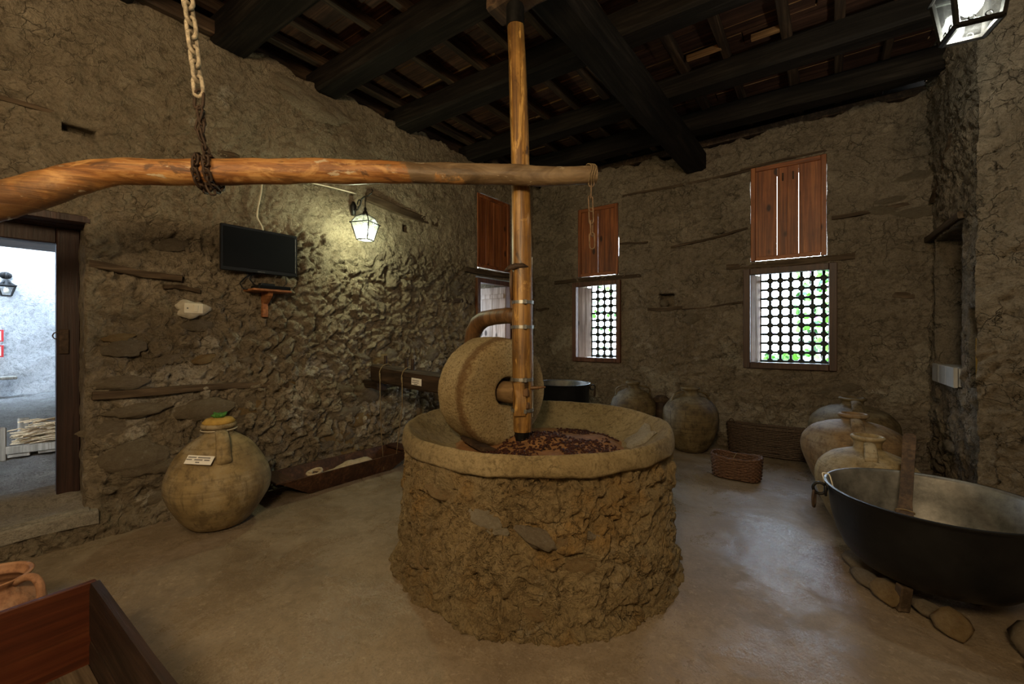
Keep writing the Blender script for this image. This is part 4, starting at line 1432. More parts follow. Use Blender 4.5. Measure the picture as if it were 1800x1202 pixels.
b.v = [tuple(t) for t in v + rn * (0.012 * fbm(v * np.array([3, 9, 9]), 3, 91) + 0.006 * fbm(v * np.array([5, 30, 30]), 2, 92))[:, None]]
lg = b.build('trunk', 'log', None, True, angle=60)
sl = thing('sweep_log', 'long crooked orange brown log slung by chain across the room, crossing the yellow pole', 'log', tuple(L0))
sl.matrix_basis = frame_mat(lx, ly, lz, L0)
lg.parent = sl
e0 = Vector(loc_pts[-1])
for k in range(3):
    c = e0 + Vector((-0.035 - 0.016 * k, 0, -0.002))
    B().tube([(c.x + 0.006 * math.sin(3 * a), c.y + 0.063 * math.cos(a), c.z + 0.063 * math.sin(a)) for a in np.linspace(0, 2 * PI, 25)[:-1]], 0.0045, 6, closed=True).build('binding', 'rope', sl, True)


def link_me(name, half, rad, wire, mat):
    """a stadium-shaped chain link lying in local xz, long along z"""
    pts = []
    for a in np.linspace(0, PI, 9):
        pts.append((rad * math.cos(a), 0, half + rad * math.sin(a)))
    for a in np.linspace(PI, 2 * PI, 9):
        pts.append((rad * math.cos(a), 0, -half + rad * math.sin(a)))
    b = B()
    b.tube(pts, wire, 7, closed=True)
    me = bpy.data.meshes.new(name)
    me.from_pydata(b.v, [], b.f)
    me.materials.append(MT[mat])
    me.polygons.foreach_set('use_smooth', [True] * len(me.polygons))
    return me


def chain(parent, pts, pitch, me, tw0=0.0, tw=PI / 2, jit=0.15, ref=(0.819, 0.574, 0)):
    """links along a polyline given in the parent's space"""
    P = [Vector(p) for p in pts]
    seg = [(P[i + 1] - P[i]).length for i in range(len(P) - 1)]
    tot = sum(seg)
    n = max(1, int(round(tot / pitch)))
    for k in range(n):
        s = tot * (k + 0.5) / n
        i = 0
        while i < len(seg) - 1 and s > seg[i]:
            s -= seg[i]
            i += 1
        o = P[i].lerp(P[i + 1], s / seg[i])
        t = (P[i + 1] - P[i]).normalized()
        r = Vector(ref)
        x = (r - t * r.dot(t)).normalized()
        y = t.cross(x)
        a = tw0 + tw * k + random.uniform(-jit, jit)
        x2 = x * math.cos(a) + y * math.sin(a)
        y2 = t.cross(x2)
        link_mesh('link', me, parent, mat=frame_mat(x2, y2, t, o))


pale = link_me('link', 0.034, 0.029, 0.0120, 'chain_pale')
dark = link_me('link', 0.019, 0.017, 0.0070, 'rust')
big_ = link_me('link', 0.030, 0.028, 0.0095, 'rust')
tan_ = link_me('link', 0.036, 0.017, 0.0042, 'chain_tan')
ct = Vector((-3.150, 0.925, 4.13))
cm = Vector((-3.017, 0.996, 2.965))
c1 = thing('pale_chain', 'thick pale rust-crusted chain hanging from the roof beam', 'chain', tuple(ct))
chain(c1, [(0, 0, 0), tuple(cm - ct)], 0.092, pale, 0.15)
c2 = thing('dark_chain', 'thin dark rusty chain hooked below the pale chain and looped round the log', 'chain', tuple(cm))
cl = Vector((-2.975, 1.026, 2.489))
link_mesh('ring', big_, c2, (0.001, 0.0, -0.035), (0, 0.05, 0.5))
top_ = cl + Vector((0, 0, 0.10)) - cm
chain(c2, [(0.002, 0, -0.085), (0.018, 0.01, -0.17), (0.012, 0.006, -0.25), tuple(top_)], 0.048, dark, 0.4, PI / 2, 0.35)
chain(c2, [(0.030, 0.012, -0.115), (0.006, 0.0, -0.20), (0.018, 0.012, -0.27)], 0.048, dark, 1.1, PI / 2, 0.3)
ld = (Vector((-2.686, 1.339, 2.53)) - Vector((-3.15, .85, 2.475))).normalized()
lu = (Vector((0, 0, 1)) - ld * ld.z).normalized()
ls = ld.cross(lu)
for (off, rot_) in ((0.018, 0.0), (-0.022, 0.12)):
    loop = []
    for a in np.linspace(0.25, 2 * PI - 0.25, 15):
        rr_ = 0.092 + 0.012 * (math.cos(a) < 0)
        loop.append(tuple(cl - cm + ld * (off + 0.02 * math.sin(a / 2) * (1 if off > 0 else -0.2)) + (lu * math.cos(a) + ls * math.sin(a)) * rr_))
    loop = [tuple(top_)] + loop + [tuple(top_)]
    chain(c2, loop, 0.046, dark, rot_, PI / 2, 0.2)
chain(c2, [tuple(cl - cm + ld * 0.02 + Vector((0.02, -0.03, -0.07))), tuple(cl - cm + ld * 0.045 + Vector((0.03, -0.03, -0.135)))], 0.046, dark, 0.5)
e1 = Vector((-1.165, 2.575, 2.515))
c3 = thing('tan_chain', 'thin tan chain of long links dangling from the tied end of the log', 'chain', tuple(e1))
chain(c3, [(0, 0, 0.06), (-0.006, -0.006, -0.14), (0.002, 0.0, -0.43)], 0.082, tan_, 0.3, PI / 2.4, 0.3)

# ================================================================== LEFT WALL: TELEVISION, SHELF, SWITCH, LANTERN
TVU = 1.905
tv = thing('television', 'black flat television mounted on the rough left wall', 'television', LWP(TVU, 2.295, 0.10), RZL)
tw_, th_ = 0.665, 0.415
b = B()
b.box((0, 0.012, 0), (tw_, 0.030, th_), None, 0.006)
b.box((0, 0.045, 0), (0.40, 0.04, 0.26), None, 0.01)
b.build('casing', 'plastic', tv)
B().box((0, -0.004, 0.008), (tw_ - 0.045, 0.006, th_ - 0.058), None, 0.001).build('screen', 'screen', tv)
for x_ in (-tw_ / 2 + 0.028, tw_ / 2 - 0.018):
    B().box((x_, -0.0045, 0.0), (0.0035, 0.003, th_ - 0.075), None, 0.001).build('trim_strip', 'band', tv)
B().box((0, 0.10, 0), (0.16, 0.09, 0.16), None, 0.006).build('wall_bracket', 'iron', tv)
fc = bpy.data.curves.new('logo', 'FONT')
fc.body = 'SAMSUNG'
fc.size = 0.0135
fc.extrude = 0.0006
fc.align_x = 'CENTER'
fc.materials.append(MT['band'])
fo0 = bpy.data.objects.new('logo_text', fc)
COL.objects.link(fo0)
bpy.context.view_layer.update()
fme = bpy.data.meshes.new_from_object(fo0.evaluated_get(bpy.context.evaluated_depsgraph_get()))
bpy.data.objects.remove(fo0)
fo = bpy.data.objects.new('logo', fme)
COL.objects.link(fo)
fo.parent = tv
fo.location = (0, -0.0040, -th_ / 2 + 0.010)
fo.rotation_euler = (PI / 2, 0, 0)
fo['label'] = 'small pale maker lettering under the screen'

shf = thing('wall_shelf', 'small orange wooden bracket shelf under the television', 'shelf', LWP(1.965, 1.90, 0.0), RZL)
B().box((0, -0.10, 0.026), (0.34, 0.24, 0.020), None, 0.004).build('board', 'shelf', shf)
b = B()
b.add([(-0.022, 0.02, 0.016), (0.022, 0.02, 0.016), (0.022, -0.17, 0.016), (-0.022, -0.17, 0.016), (-0.022, 0.02, -0.10), (0.022, 0.02, -0.10), (0.022, -0.05, -0.09), (-0.022, -0.05, -0.09), (0.022, -0.15, -0.02), (-0.022, -0.15, -0.02)],
      [(0, 1, 2, 3), (0, 4, 5, 1), (3, 2, 8, 9), (9, 8, 6, 7), (7, 6, 5, 4), (0, 3, 9, 7, 4), (1, 5, 6, 8, 2)])
b.build('bracket', 'shelf', shf)
B().box((0, -0.022, -0.10), (0.05, 0.045, 0.24), None, 0.004).build('upright', 'shelf', shf)
stb = thing('set_top_box', 'flat black set-top box lying on the small orange shelf', 'set-top box', LWP(1.975, 1.936, 0.0), RZL)
B().box((0.015, -0.11, 0.019), (0.29, 0.18, 0.036), None, 0.005).build('case', 'plastic', stb)
B().box((0.015, -0.2012, 0.019), (0.27, 0.003, 0.022), None, 0.001).build('display_panel', 'screen', stb)
rm = thing('remote_control', 'black remote control resting on top of the set-top box', 'remote control', LWP(1.955, 1.9735, 0.10), RZL + 0.2)
B().box((0, 0, 0.012), (0.14, 0.05, 0.023), None, 0.008).build('body', 'plastic', rm)
b = B()
for i in range(5):
    for j in range(2):
        b.box((-0.05 + 0.022 * i, -0.01 + 0.02 * j, 0.0245), (0.012, 0.010, 0.004), None, 0.001)
b.build('buttons', 'rust', rm)


def cable(name, label, pts, rad, mat, group=None):
    P = np.array(pts, float)
    t0 = np.linspace(0, len(P) - 1, len(P) * 8)
    Q = np.stack([np.interp(t0, range(len(P)), P[:, k]) for k in range(3)], 1)
    for _ in range(3):
        Q[1:-1] = (Q[:-2] + 2 * Q[1:-1] + Q[2:]) / 4
    o = B().tube([tuple(p) for p in Q], rad, 7).build(name, mat, None, True)
    return tag(o, label, 'cable', group)


cable('black_cable', 'black cable looping from under the television to the set-top box', [LWP(1.93, 2.10, 0.06), LWP(1.80, 2.055, 0.055), LWP(1.735, 1.985, 0.07), LWP(1.75, 1.935, 0.10), LWP(1.81, 1.93, 0.08), LWP(1.835, 1.95, 0.07)], 0.0055, 'plastic')
cable('black_cable', 'second black cable hanging straight from the television to its box', [LWP(1.88, 2.10, 0.05), LWP(1.82, 2.04, 0.045), LWP(1.86, 1.985, 0.05), LWP(1.90, 1.972, 0.06)], 0.0045, 'plastic')
cable('black_cable', 'short black cable at the far end of the small shelf', [LWP(2.15, 2.10, 0.05), LWP(2.155, 2.02, 0.05), LWP(2.11, 1.975, 0.06)], 0.0035, 'plastic')
cable('cream_cable', 'cream cable running down the wall to the top of the television', [LWP(1.945, 3.10, 0.03), LWP(1.935, 2.9, 0.03), LWP(1.90, 2.70, 0.028), LWP(1.895, 2.63, 0.03), LWP(1.94, 2.54, 0.04), LWP(1.945, 2.45, 0.05)], 0.0075, 'cable')
cable('cream_cable', 'cream cable running along the wall behind the log to the lantern bracket', [LWP(1.95, 3.07, 0.035), LWP(2.299, 3.10, 0.035), LWP(2.6, 3.12, 0.035), LWP(2.93, 3.13, 0.035)], 0.0075, 'cable')

sw = thing('light_switch', 'cream light switch set in a ragged patch of pale plaster', 'switch', LWP(1.395, 1.735, 0.035), RZL)
B().box((0, 0, 0), (0.135, 0.022, 0.085), None, 0.006).build('plate', 'white', sw)
B().box((0.012, -0.013, 0), (0.032, 0.012, 0.058), Matrix.Rotation(0.12, 3, 'X'), 0.003).build('rocker', 'white', sw)
B().box((-0.045, -0.0115, 0.0), (0.012, 0.004, 0.012), None, 0.002).build('screw_cap', 'band', sw)
b = B()
n_ = 40
vv = [(0, -0.006, 0)]
for ring, (k_, dep) in enumerate(((0.55, -0.006), (0.85, -0.002), (1.0, 0.03))):
    for i in range(n_):
        a = 2 * PI * i / n_
        rr_ = 1 + 0.14 * math.sin(3 * a + 1) + 0.07 * math.sin(7 * a) + rs.uniform(-0.05, 0.05)
        vv.append((0.125 * k_ * rr_ * math.cos(a), dep, 0.075 * k_ * rr_ * math.sin(a) - 0.005))
ff = [(0, 1 + i, 1 + (i + 1) % n_) for i in range(n_)]
for rg in range(2):
    for i in range(n_):
        ff.append((1 + rg * n_ + i, 1 + (rg + 1) * n_ + i, 1 + (rg + 1) * n_ + (i + 1) % n_, 1 + rg * n_ + (i + 1) % n_))
b.add(vv, ff)
b.build('plaster_patch', 'patch', sw, True)


def lantern(name, label, loc, rz, watt, tint, hang, pane='pane', bar=1.0, we=0.140, zt=0.235):
    """four-sided iron lantern; loc = middle of its bottom edge"""
    t = thing(name, label, 'lantern', loc, rz)
    wb0, zr = 0.085, zt + 0.14      # half widths at bottom / eaves, heights of eaves / crown
    fr = B()
    cs = [(-1, -1), (1, -1), (1, 1), (-1, 1)]
    for k in range(4):
        a, c = cs[k], cs[(k + 1) % 4]
        fr.tube([(a[0] * wb0, a[1] * wb0, 0), (a[0] * we, a[1] * we, zt)], 0.0085 * bar, 6)
        fr.tube([(a[0] * wb0, a[1] * wb0, 0), (c[0] * wb0, c[1] * wb0, 0)], 0.0095 * bar, 6)
        fr.tube([(a[0] * we * 1.10, a[1] * we * 1.10, zt), (c[0] * we * 1.10, c[1] * we * 1.10, zt)], 0.0090, 6)
        fr.tube([(a[0] * we, a[1] * we, zt), (a[0] * 0.10, a[1] * 0.10, zt + 0.085), (a[0] * 0.028, a[1] * 0.028, zr)], 0.0075, 6)
    fr.build('cage', 'iron', t, True, angle=50)
    # curled iron ornament under the eaves and at the foot, on each side
    for k in range(4):
        b = B()
        for zz, hw in ((zt + 0.028, 0.055), (0.020, 0.032)):
            for sx in (-1, 1):
                b.tube([(sx * hw + 0.016 * math.cos(a) * (1 - a / 14), -(we if zz > 0.1 else wb0) - 0.004 + (0.015 if zz > 0.1 else -0.002), zz + 0.016 * math.sin(a) * (1 - a / 14)) for a in np.linspace(0, 5.4, 13)], 0.0035, 5)
        b.build('scroll', 'iron', t).rotation_euler = (0, 0, k * PI / 2)
    for k in range(4):
        b = B()
        a, c = (-1, -1), (1, -1)
        b.add([(-wb0, -wb0, 0.004), (wb0, -wb0, 0.004), (we, -we, zt - 0.004), (-we, -we, zt - 0.004)], [(0, 1, 2, 3)])
        b.add([(-we, -we, zt + 0.006), (we, -we, zt + 0.006), (0.10, -0.10, zt + 0.083), (-0.10, -0.10, zt + 0.083)], [(0, 1, 2, 3)])
        b.add([(-0.10, -0.10, zt + 0.085), (0.10, -0.10, zt + 0.085), (0.03, -0.03, zr - 0.006), (-0.03, -0.03, zr - 0.006)], [(0, 1, 2, 3)])
        b.build('pane', MT[pane], t).rotation_euler = (0, 0, k * PI / 2)
    b = B()
    b.add([(-wb0, -wb0, 0.002), (wb0, -wb0, 0.002), (wb0, wb0, 0.002), (-wb0, wb0, 0.002)], [(0, 1, 2, 3)])
    b.build('base_pane', MT[pane], t)
    B().lathe([(0.0, zr + 0.105), (0.014, zr + 0.10), (0.022, zr + 0.075), (0.016, zr + 0.055), (0.034, zr + 0.03), (0.040, zr - 0.01), (0.030, zr - 0.02), (0.0, zr - 0.02)], 14).build('finial', 'iron', t, True)
    B().tube([(0, 0, zr - 0.01), (0, 0, 0.245)], [0.022, 0.022], 12).build('lamp_holder', 'white', t, True, angle=40)
    B().lathe([(0.0, 0.085), (0.024, 0.09), (0.044, 0.115), (0.050, 0.145), (0.043, 0.18), (0.026, 0.215), (0.020, 0.245), (0.0, 0.245)], 18).build('bulb', MT['bulb'], t, True)
    d = bpy.data.lights.new('lantern_light', 'POINT')
    d.energy = watt
    d.color = tint
    d.shadow_soft_size = 0.05
    o = bpy.data.objects.new('lantern_light', d)
    COL.objects.link(o)
    o.parent = t
    o.location = (0, 0, 0.05)
    return t


LPOS = (-3.957, 2.841, 2.545)
l1 = lantern('wall_lantern', 'black iron lantern lit on a scrolled bracket, fixed to the left wall', LPOS, RZL + 0.45, 30, (0.98, 1.0, 0.66), 'bracket')
# bracket in the lantern's own space is turned back to the wall frame
l1.scale = (0.75, 0.75, 0.75)
bk = Matrix.Rotation(-0.45, 3, 'Z')


def bp(x, y, z):
    return tuple(bk @ Vector((x, y * 1.33, z)))


zt_ = 0.60
b = B()
b.tube([bp(0.05, 0.30, zt_ - 0.16), bp(0.05, 0.30, zt_ - 0.02), bp(0.05, 0.30, zt_ + 0.05)], [0.03, 0.05, 0.02], 12)
b.build('backplate', 'iron', l1, True)
b = B()
arm = [(0.05, 0.28, zt_ - 0.08), (0.04, 0.20, zt_ - 0.10), (0.03, 0.13, zt_ - 0.04), (0.02, 0.09, zt_ + 0.03), (0.01, 0.02, zt_ + 0.045), (0.0, -0.06, zt_ + 0.03), (0.0, -0.12, zt_ + 0.05), (0.0, -0.14, zt_ + 0.085), (0, -0.12, zt_ + 0.105)]
b.tube([bp(*p) for p in arm], [0.014, 0.012, 0.012, 0.012, 0.011, 0.010, 0.009, 0.008, 0.006], 8)
b.tube([bp(0.03 + 0.01 * math.cos(a), 0.16 + 0.045 * math.cos(a), zt_ - 0.02 + 0.055 * math.sin(a)) for a in np.linspace(0, 5.5, 18)], 0.009, 7)
b.build('bracket_arm', 'iron', l1, True)
B().tube([bp(0, 0, zt_ + 0.04), bp(0, 0, 0.475)], 0.007, 6).build('hanger', 'iron', l1)
l2 = lantern('hanging_lantern', 'lit black iron lantern close to the camera in the upper corner', (0.745, 3.40, 3.205), math.radians(8.5), 38, (1.0, 0.95, 0.84), 'rod', 'pane_clear', 1.7, 0.115, 0.25)
l2.scale = (1.05, 1.05, 1.05)
B().tube([(0, 0, 0.475), (0, 0, 0.9)], 0.007, 6).build('hanging_rod', 'iron', l2)

# ================================================================== JARS


def jar(name, label, loc, prof, mat, handles, hz0, hz1, hr0, hr1, out, hw=0.032, seed=0, seg=56, cat='jar', group=None, wob=0.03, lean=(0, 0)):
    t = thing(name, label, cat, loc, 0, group, rot=(lean[0], lean[1], 0))
    pr_ = list(prof)
    r0, z0 = pr_[-1]
    inner = [(r0 - 0.012, z0 + 0.002), (r0 - 0.022, z0 - 0.012), (r0 - 0.035, z0 - 0.05), (r0 - 0.030, z0 - 0.12)]
    full = pr_ + inner
    tt_ = np.linspace(0, len(full) - 1, len(full) * 4)
    R2 = np.interp(tt_, range(len(full)), [p[0] for p in full])
    Z2 = np.interp(tt_, range(len(full)), [p[1] for p in full])
    for _ in range(2):
        R2[1:-1] = (R2[:-2] + 2 * R2[1:-1] + R2[2:]) / 4
        Z2[1:-1] = (Z2[:-2] + 2 * Z2[1:-1] + Z2[2:]) / 4
    b = B()
    b.lathe(list(zip(R2, Z2)), seg, 0, wob, seed)
    b.build('body', mat, t, True, angle=70)
    for a in handles:
        ca, sa = math.cos(a), math.sin(a)
        pts = []
        for s in np.linspace(0, 1, 12):
            r_ = hr0 + (hr1 - hr0) * s + out * math.sin(PI * min(1, s * 1.15 + 0.02)) * (1 - 0.3 * s)
            z_ = hz0 + (hz1 - hz0) * s + 0.03 * math.sin(PI * s) * (1 - s)
            pts.append((r_ * ca, r_ * sa, z_))
        pts.append(((hr1 - 0.05) * ca, (hr1 - 0.05) * sa, hz1 - 0.02))
        sec = [(0.42 * math.cos(q_), 1.0 * math.sin(q_)) for q_ in np.linspace(0, 2 * PI, 13)[:-1]]
        B().tube(pts, [hw * (1.0 + 0.25 * s) for s in np.linspace(0, 1, 13)], sect=sec, up=(ca, sa, 0.01)).build('handle', mat, t, True)
    return t


PJ = [(0.16, 0.0), (0.20, 0.015), (0.275, 0.11), (0.342, 0.23), (0.366, 0.32), (0.352, 0.41), (0.300, 0.53), (0.225, 0.635), (0.135, 0.70), (0.095, 0.722), (0.093, 0.755), (0.118, 0.77), (0.122, 0.79), (0.108, 0.802)]
ja = -0.36
j1 = jar('oil_jar', 'big yellow grey oil jar with paper tag and green plug by the left wall', (-3.867, 1.413, 0.0), PJ, 'clay_a', [ja + 0.12, ja + 0.12 + PI], 0.755, 0.555, 0.10, 0.29, 0.05, 0.042, 1, wob=0.05)
cp = B()
cp.lathe([(0.0, 0.0), (0.105, 0.0), (0.115, 0.02), (0.09, 0.045), (0.0, 0.055)], 18, 0, 0.08, 2, Matrix.Translation((0, 0, 0.794)))
cp.build('clay_stopper', 'ochre', j1, True)
bs = B()
for k in range(9):
    a = k * 0.7
    bs.tube([(0.0, 0.0, 0.84), (0.03 * math.cos(a), 0.03 * math.sin(a), 0.865), (0.055 * math.cos(a), 0.055 * math.sin(a), 0.86 + 0.012 * (k % 3))], [0.016, 0.02, 0.004], 6)
bs.build('green_plug', 'green', j1, True)['label'] = 'tuft of green stuffed in the jar mouth'
# string round the neck and paper tag on the shoulder
B().tube([(0.121 * math.cos(a), 0.121 * math.sin(a), 0.755) for a in np.linspace(0, 2 * PI, 33)[:-1]], 0.004, 6, closed=True).build('string', 'cable', j1, True)
ta = ja - 0.42
tn = Vector((math.cos(ta) * 0.72, math.sin(ta) * 0.72, 0.69)).normalized()
tx = Vector((-math.sin(ta), math.cos(ta), 0)).normalized()
tx = (tx + Vector((0, 0, -0.16))).normalized()
tx = (tx - tn * tx.dot(tn)).normalized()
ty = tn.cross(tx)
to = Vector((0.285 * math.cos(ta), 0.285 * math.sin(ta), 0.585))
tg_ = B().box((0, 0, 0), (0.185, 0.07, 0.003), None, 0.001).build('paper_tag', 'paper', j1)
tg_.matrix_basis = frame_mat(tx, ty, tn, to)
ib = B()
for (x0, x1, yy) in ((-0.08, -0.02, 0.018), (-0.012, 0.075, 0.018), (-0.085, -0.04, 0.0), (-0.03, 0.03, 0.0), (0.038, 0.082, 0.0), (-0.015, 0.015, -0.02)):
    for k in range(int((x1 - x0) / 0.0095)):
        ib.box((x0 + 0.0095 * k, yy, 0.0022), (0.0065, 0.0095, 0.0012), None, 0.0003)
it = ib.build('writing', 'ink', tg_)

PBK = [(0.17, 0.0), (0.20, 0.02), (0.26, 0.10), (0.325, 0.26), (0.355, 0.40), (0.34, 0.53), (0.27, 0.64), (0.17, 0.70), (0.10, 0.72), (0.088, 0.75), (0.092, 0.785), (0.118, 0.80), (0.124, 0.815), (0.112, 0.83)]
j2 = jar('storage_jar', 'brown grey jar with two ear handles beside the wicker hurdle at the back wall', (-1.27, 5.89, 0), PBK, 'clay_b', [0.62, 0.62 + PI], 0.765, 0.63, 0.095, 0.275, 0.045, 0.024, 3)
PB2 = [(0.15, 0.0), (0.2, 0.03), (0.26, 0.18), (0.305, 0.40), (0.31, 0.52), (0.285, 0.60), (0.21, 0.69), (0.12, 0.735), (0.078, 0.755), (0.076, 0.795), (0.098, 0.82), (0.10, 0.835), (0.09, 0.85)]
j3 = jar('storage_jar', 'dark jar with looped handles half hidden behind the mill basin', (-2.04, 5.90, 0), PB2, 'clay_b', [0.5, 0.5 + PI], 0.79, 0.65, 0.08, 0.25, 0.085, 0.022, 5)
cr = thing('lidded_crock', 'narrow dark lidded crock squeezed between the two jars at the back wall', 'crock', (-1.715, 6.16, 0))
B().lathe([(0.085, 0.0), (0.095, 0.01), (0.11, 0.30), (0.10, 0.56), (0.0, 0.56)], 24).build('body', 'pressbeam', cr, True, angle=50)
B().lathe([(0.0, 0.56), (0.115, 0.562), (0.11, 0.60), (0.06, 0.645), (0.0, 0.655)], 24).build('lid', 'lath', cr, True, angle=50)
PF_ = [(0.16, 0.0), (0.19, 0.02), (0.255, 0.12), (0.315, 0.27), (0.335, 0.40), (0.31, 0.50), (0.235, 0.575), (0.15, 0.61), (0.092, 0.63), (0.082, 0.66), (0.088, 0.695), (0.103, 0.71), (0.106, 0.725), (0.098, 0.735)]
j4 = jar('water_jar', 'small pale jar with long neck behind the black cauldron, front of the three jars', (0.375, 4.21, 0), PF_, 'clay_a', [-1.55, 1.6], 0.69, 0.585, 0.09, 0.21, 0.012, 0.034, 7)
PM_ = [(0.18, 0.0), (0.22, 0.02), (0.30, 0.14), (0.385, 0.33), (0.415, 0.46), (0.395, 0.55), (0.315, 0.64), (0.20, 0.69), (0.12, 0.705), (0.088, 0.715), (0.088, 0.735), (0.112, 0.75), (0.118, 0.765), (0.106, 0.78)]
j5 = jar('water_jar', 'broad orange stained jar with ribbed shoulder, middle of the three jars', (0.345, 5.02, 0), PM_, 'clay_c', [-1.5, 1.7], 0.735, 0.66, 0.10, 0.26, 0.015, 0.042, 8)
PR_ = [(0.18, 0.0), (0.22, 0.02), (0.29, 0.14), (0.375, 0.34), (0.405, 0.48), (0.388, 0.58), (0.31, 0.67), (0.205, 0.72), (0.125, 0.735), (0.098, 0.745), (0.098, 0.785), (0.122, 0.80), (0.128, 0.815), (0.115, 0.825)]
j6 = jar('water_jar', 'large grey jar against the back wall, rearmost of the three jars', (0.40, 5.92, 0), PR_, 'clay_b', [-1.45, 1.7], 0.79, 0.70, 0.11, 0.27, 0.015, 0.042, 9)

# clay jug behind the box at the lower left
PU = [(0.10, 0.0), (0.12, 0.02), (0.185, 0.10), (0.20, 0.17), (0.185, 0.235), (0.145, 0.29), (0.135, 0.31), (0.15, 0.335), (0.155, 0.345)]
ju = thing('clay_jug', 'orange clay jug with ribbed inside and loop handle behind the red box', 'jug', (-3.20, 0.20, 0))
tt_ = np.linspace(0, len(PU) - 1, 40)
full = list(zip(np.interp(tt_, range(len(PU)), [p[0] for p in PU]), np.interp(tt_, range(len(PU)), [p[1] for p in PU])))
ins = [(r_ - 0.014 + 0.003 * math.sin(z_ * 160), z_) for r_, z_ in full[::-1][1:30]]
B().lathe(full + [(0.148, 0.349)] + ins, 44).build('body', 'clay_d', ju, True)
ha = math.radians(35)
pts = [(r_ * math.cos(ha), r_ * math.sin(ha), z_) for r_, z_ in ((0.138, 0.325), (0.19, 0.355), (0.235, 0.352), (0.262, 0.31), (0.265, 0.25), (0.235, 0.19), (0.192, 0.165))]
P_ = np.array(pts)
t0 = np.linspace(0, 6, 25)
P_ = np.stack([np.interp(t0, range(7), P_[:, k]) for k in range(3)], 1)
for _ in range(3):
    P_[1:-1] = (P_[:-2] + 2 * P_[1:-1] + P_[2:]) / 4
B().tube([tuple(p) for p in P_], 0.017, 10).build('handle', 'clay_d', ju, True)

# ================================================================== TROUGH, CLOTH, PRESS BEAM
tr = thing('wooden_trough', 'long dark wooden trough with slanted ends lying along the left wall', 'trough', LWP(2.66, 0.0, 0.29), RZL)
# local x along the wall, -y towards the room
Lb, Lt, Wb, Wt, Ht, tk = 0.92, 1.52, 0.26, 0.40, 0.185, 0.022
b = B()
b.box((0, 0, 0.013), (Lb, Wb, tk), None, 0.003)
b.build('base_board', 'trough', tr)
for sy in (-1, 1):
    b = B()
    vv = []
    for (L_, w_, z_) in ((Lb, Wb, 0.0), (Lt, Wt, Ht)):
        for o_ in (0, tk):
            for sx in (-1, 1):
                vv.append((sx * L_ / 2, sy * (w_ / 2 + o_), z_))
    b.add(vv, [(0, 1, 5, 4), (2, 6, 7, 3), (0, 2, 3, 1), (4, 5, 7, 6), (0, 4, 6, 2), (1, 3, 7, 5)])
    b.build('side_board', 'trough', tr)
for sx in (-1, 1):
    b = B()
    vv = []
    for (L_, w_, z_) in ((Lb, Wb, 0.02), (Lt - 0.06, Wt - 0.01, Ht - 0.012)):
        for o_ in (0, -0.024):
            for sy in (-1, 1):
                vv.append((sx * (L_ / 2 + o_), sy * w_ / 2, z_))
    b.add(vv, [(0, 1, 5, 4), (2, 6, 7, 3), (0, 2, 3, 1), (4, 5, 7, 6), (0, 4, 6, 2), (1, 3, 7, 5)])
    b.build('end_board', 'trough', tr)
    B().box((sx * (Lt / 2 - 0.06), 0, Ht - 0.004), (0.16, Wt - 0.02, 0.02), None, 0.003).build('end_grip', 'trough', tr)
clb = B()
n1_, n2_ = 46, 18
vv, ff = [], []
for i in range(n1_):
    for j in range(n2_):
        s, t = i / (n1_ - 1), j / (n2_ - 1)
        vv.append((-0.40 + 0.78 * s, -0.145 + 0.27 * t, 0))
v = np.array(vv)
hgt = 0.055 + 0.055 * sstep(-0.4, -0.1, v[:, 0]) * sstep(0.40, 0.2, v[:, 0]) + 0.05 * fbm(v * 6, 4, 61) + 0.015 * ridged(v * np.array([9, 14, 1]), 3, 62)
edge = np.minimum(np.minimum(v[:, 0] + 0.40, 0.38 - v[:, 0]) * 8, np.minimum(v[:, 1] + 0.145, 0.125 - v[:, 1]) * 10)
v[:, 2] = 0.03 + np.maximum(hgt, 0.02) * np.clip(edge, 0.0, 1)
for i in range(n1_ - 1):
    for j in range(n2_ - 1):
        ff.append((i * n2_ + j, (i + 1) * n2_ + j, (i + 1) * n2_ + j + 1, i * n2_ + j + 1))
clb.add(v, ff)
co = clb.build('sacking_cloth', 'cloth', None, True)
co.location = LWP(2.70, 0.0, 0.29)
co.rotation_euler = (0, 0, RZL)
tag(co, 'crumpled beige sacking cloth lying inside the dark trough', 'cloth')
b = B()
pts = []
for k in range(70):
    a = k * 0.42
    pts.append((0.062 * math.cos(a) * (1 + 0.2 * math.sin(a * 0.37)), 0.045 * math.sin(a) * (1 + 0.15 * math.cos(a * 0.51)), 0.02 + 0.0011 * k + 0.012 * math.sin(a * 1.3)))
b.tube(pts, 0.013, 8)
ko = b.build('rope_coil', 'cloth', None, True)
ko.location = LWP(2.29, 0.085, 0.36)
ko.rotation_euler = (0, 0, RZL)
tag(ko, 'knotted coil of pale cloth strip at the near end of the dark trough', 'rope')

pb = thing('press_beam', 'heavy dark timber with pegs and a white label behind the grinding wheel', 'beam', (-4.10, 3.10, 0))
pd = Vector((1.75, -0.12, -0.075))
B().beam((0.0, 0.0, 1.075), (1.75, -0.12, 1.0), 0.17, 0.19, 0.010, 8).build('timber', 'pressbeam', pb)
for s_ in (0.17, 0.55, 0.66, 1.3):
    c = Vector((0, 0, 1.075)) + pd * (s_ / 1.75)
    B().tube([tuple(c + Vector((0, 0, 0.04))), tuple(c + Vector((0.005, 0, 0.205)))], [0.020, 0.019], 9).build('peg', 'pressbeam', pb, True, angle=40)
B().beam((-0.20, 0.02, 0.945), (0.10, 0.0, 0.93), 0.13, 0.10, 0.01, 4).build('corbel', 'pressbeam', pb)
for s_, lm in ((1.55, 'leg'),):
    c = pd * (s_ / 1.75)
    B().beam((c.x, c.y, 0.0), (c.x, c.y, 1.0), 0.11, 0.11, 0.008, 6, up=(0, 1, 0)).build('leg', 'pressbeam', pb)
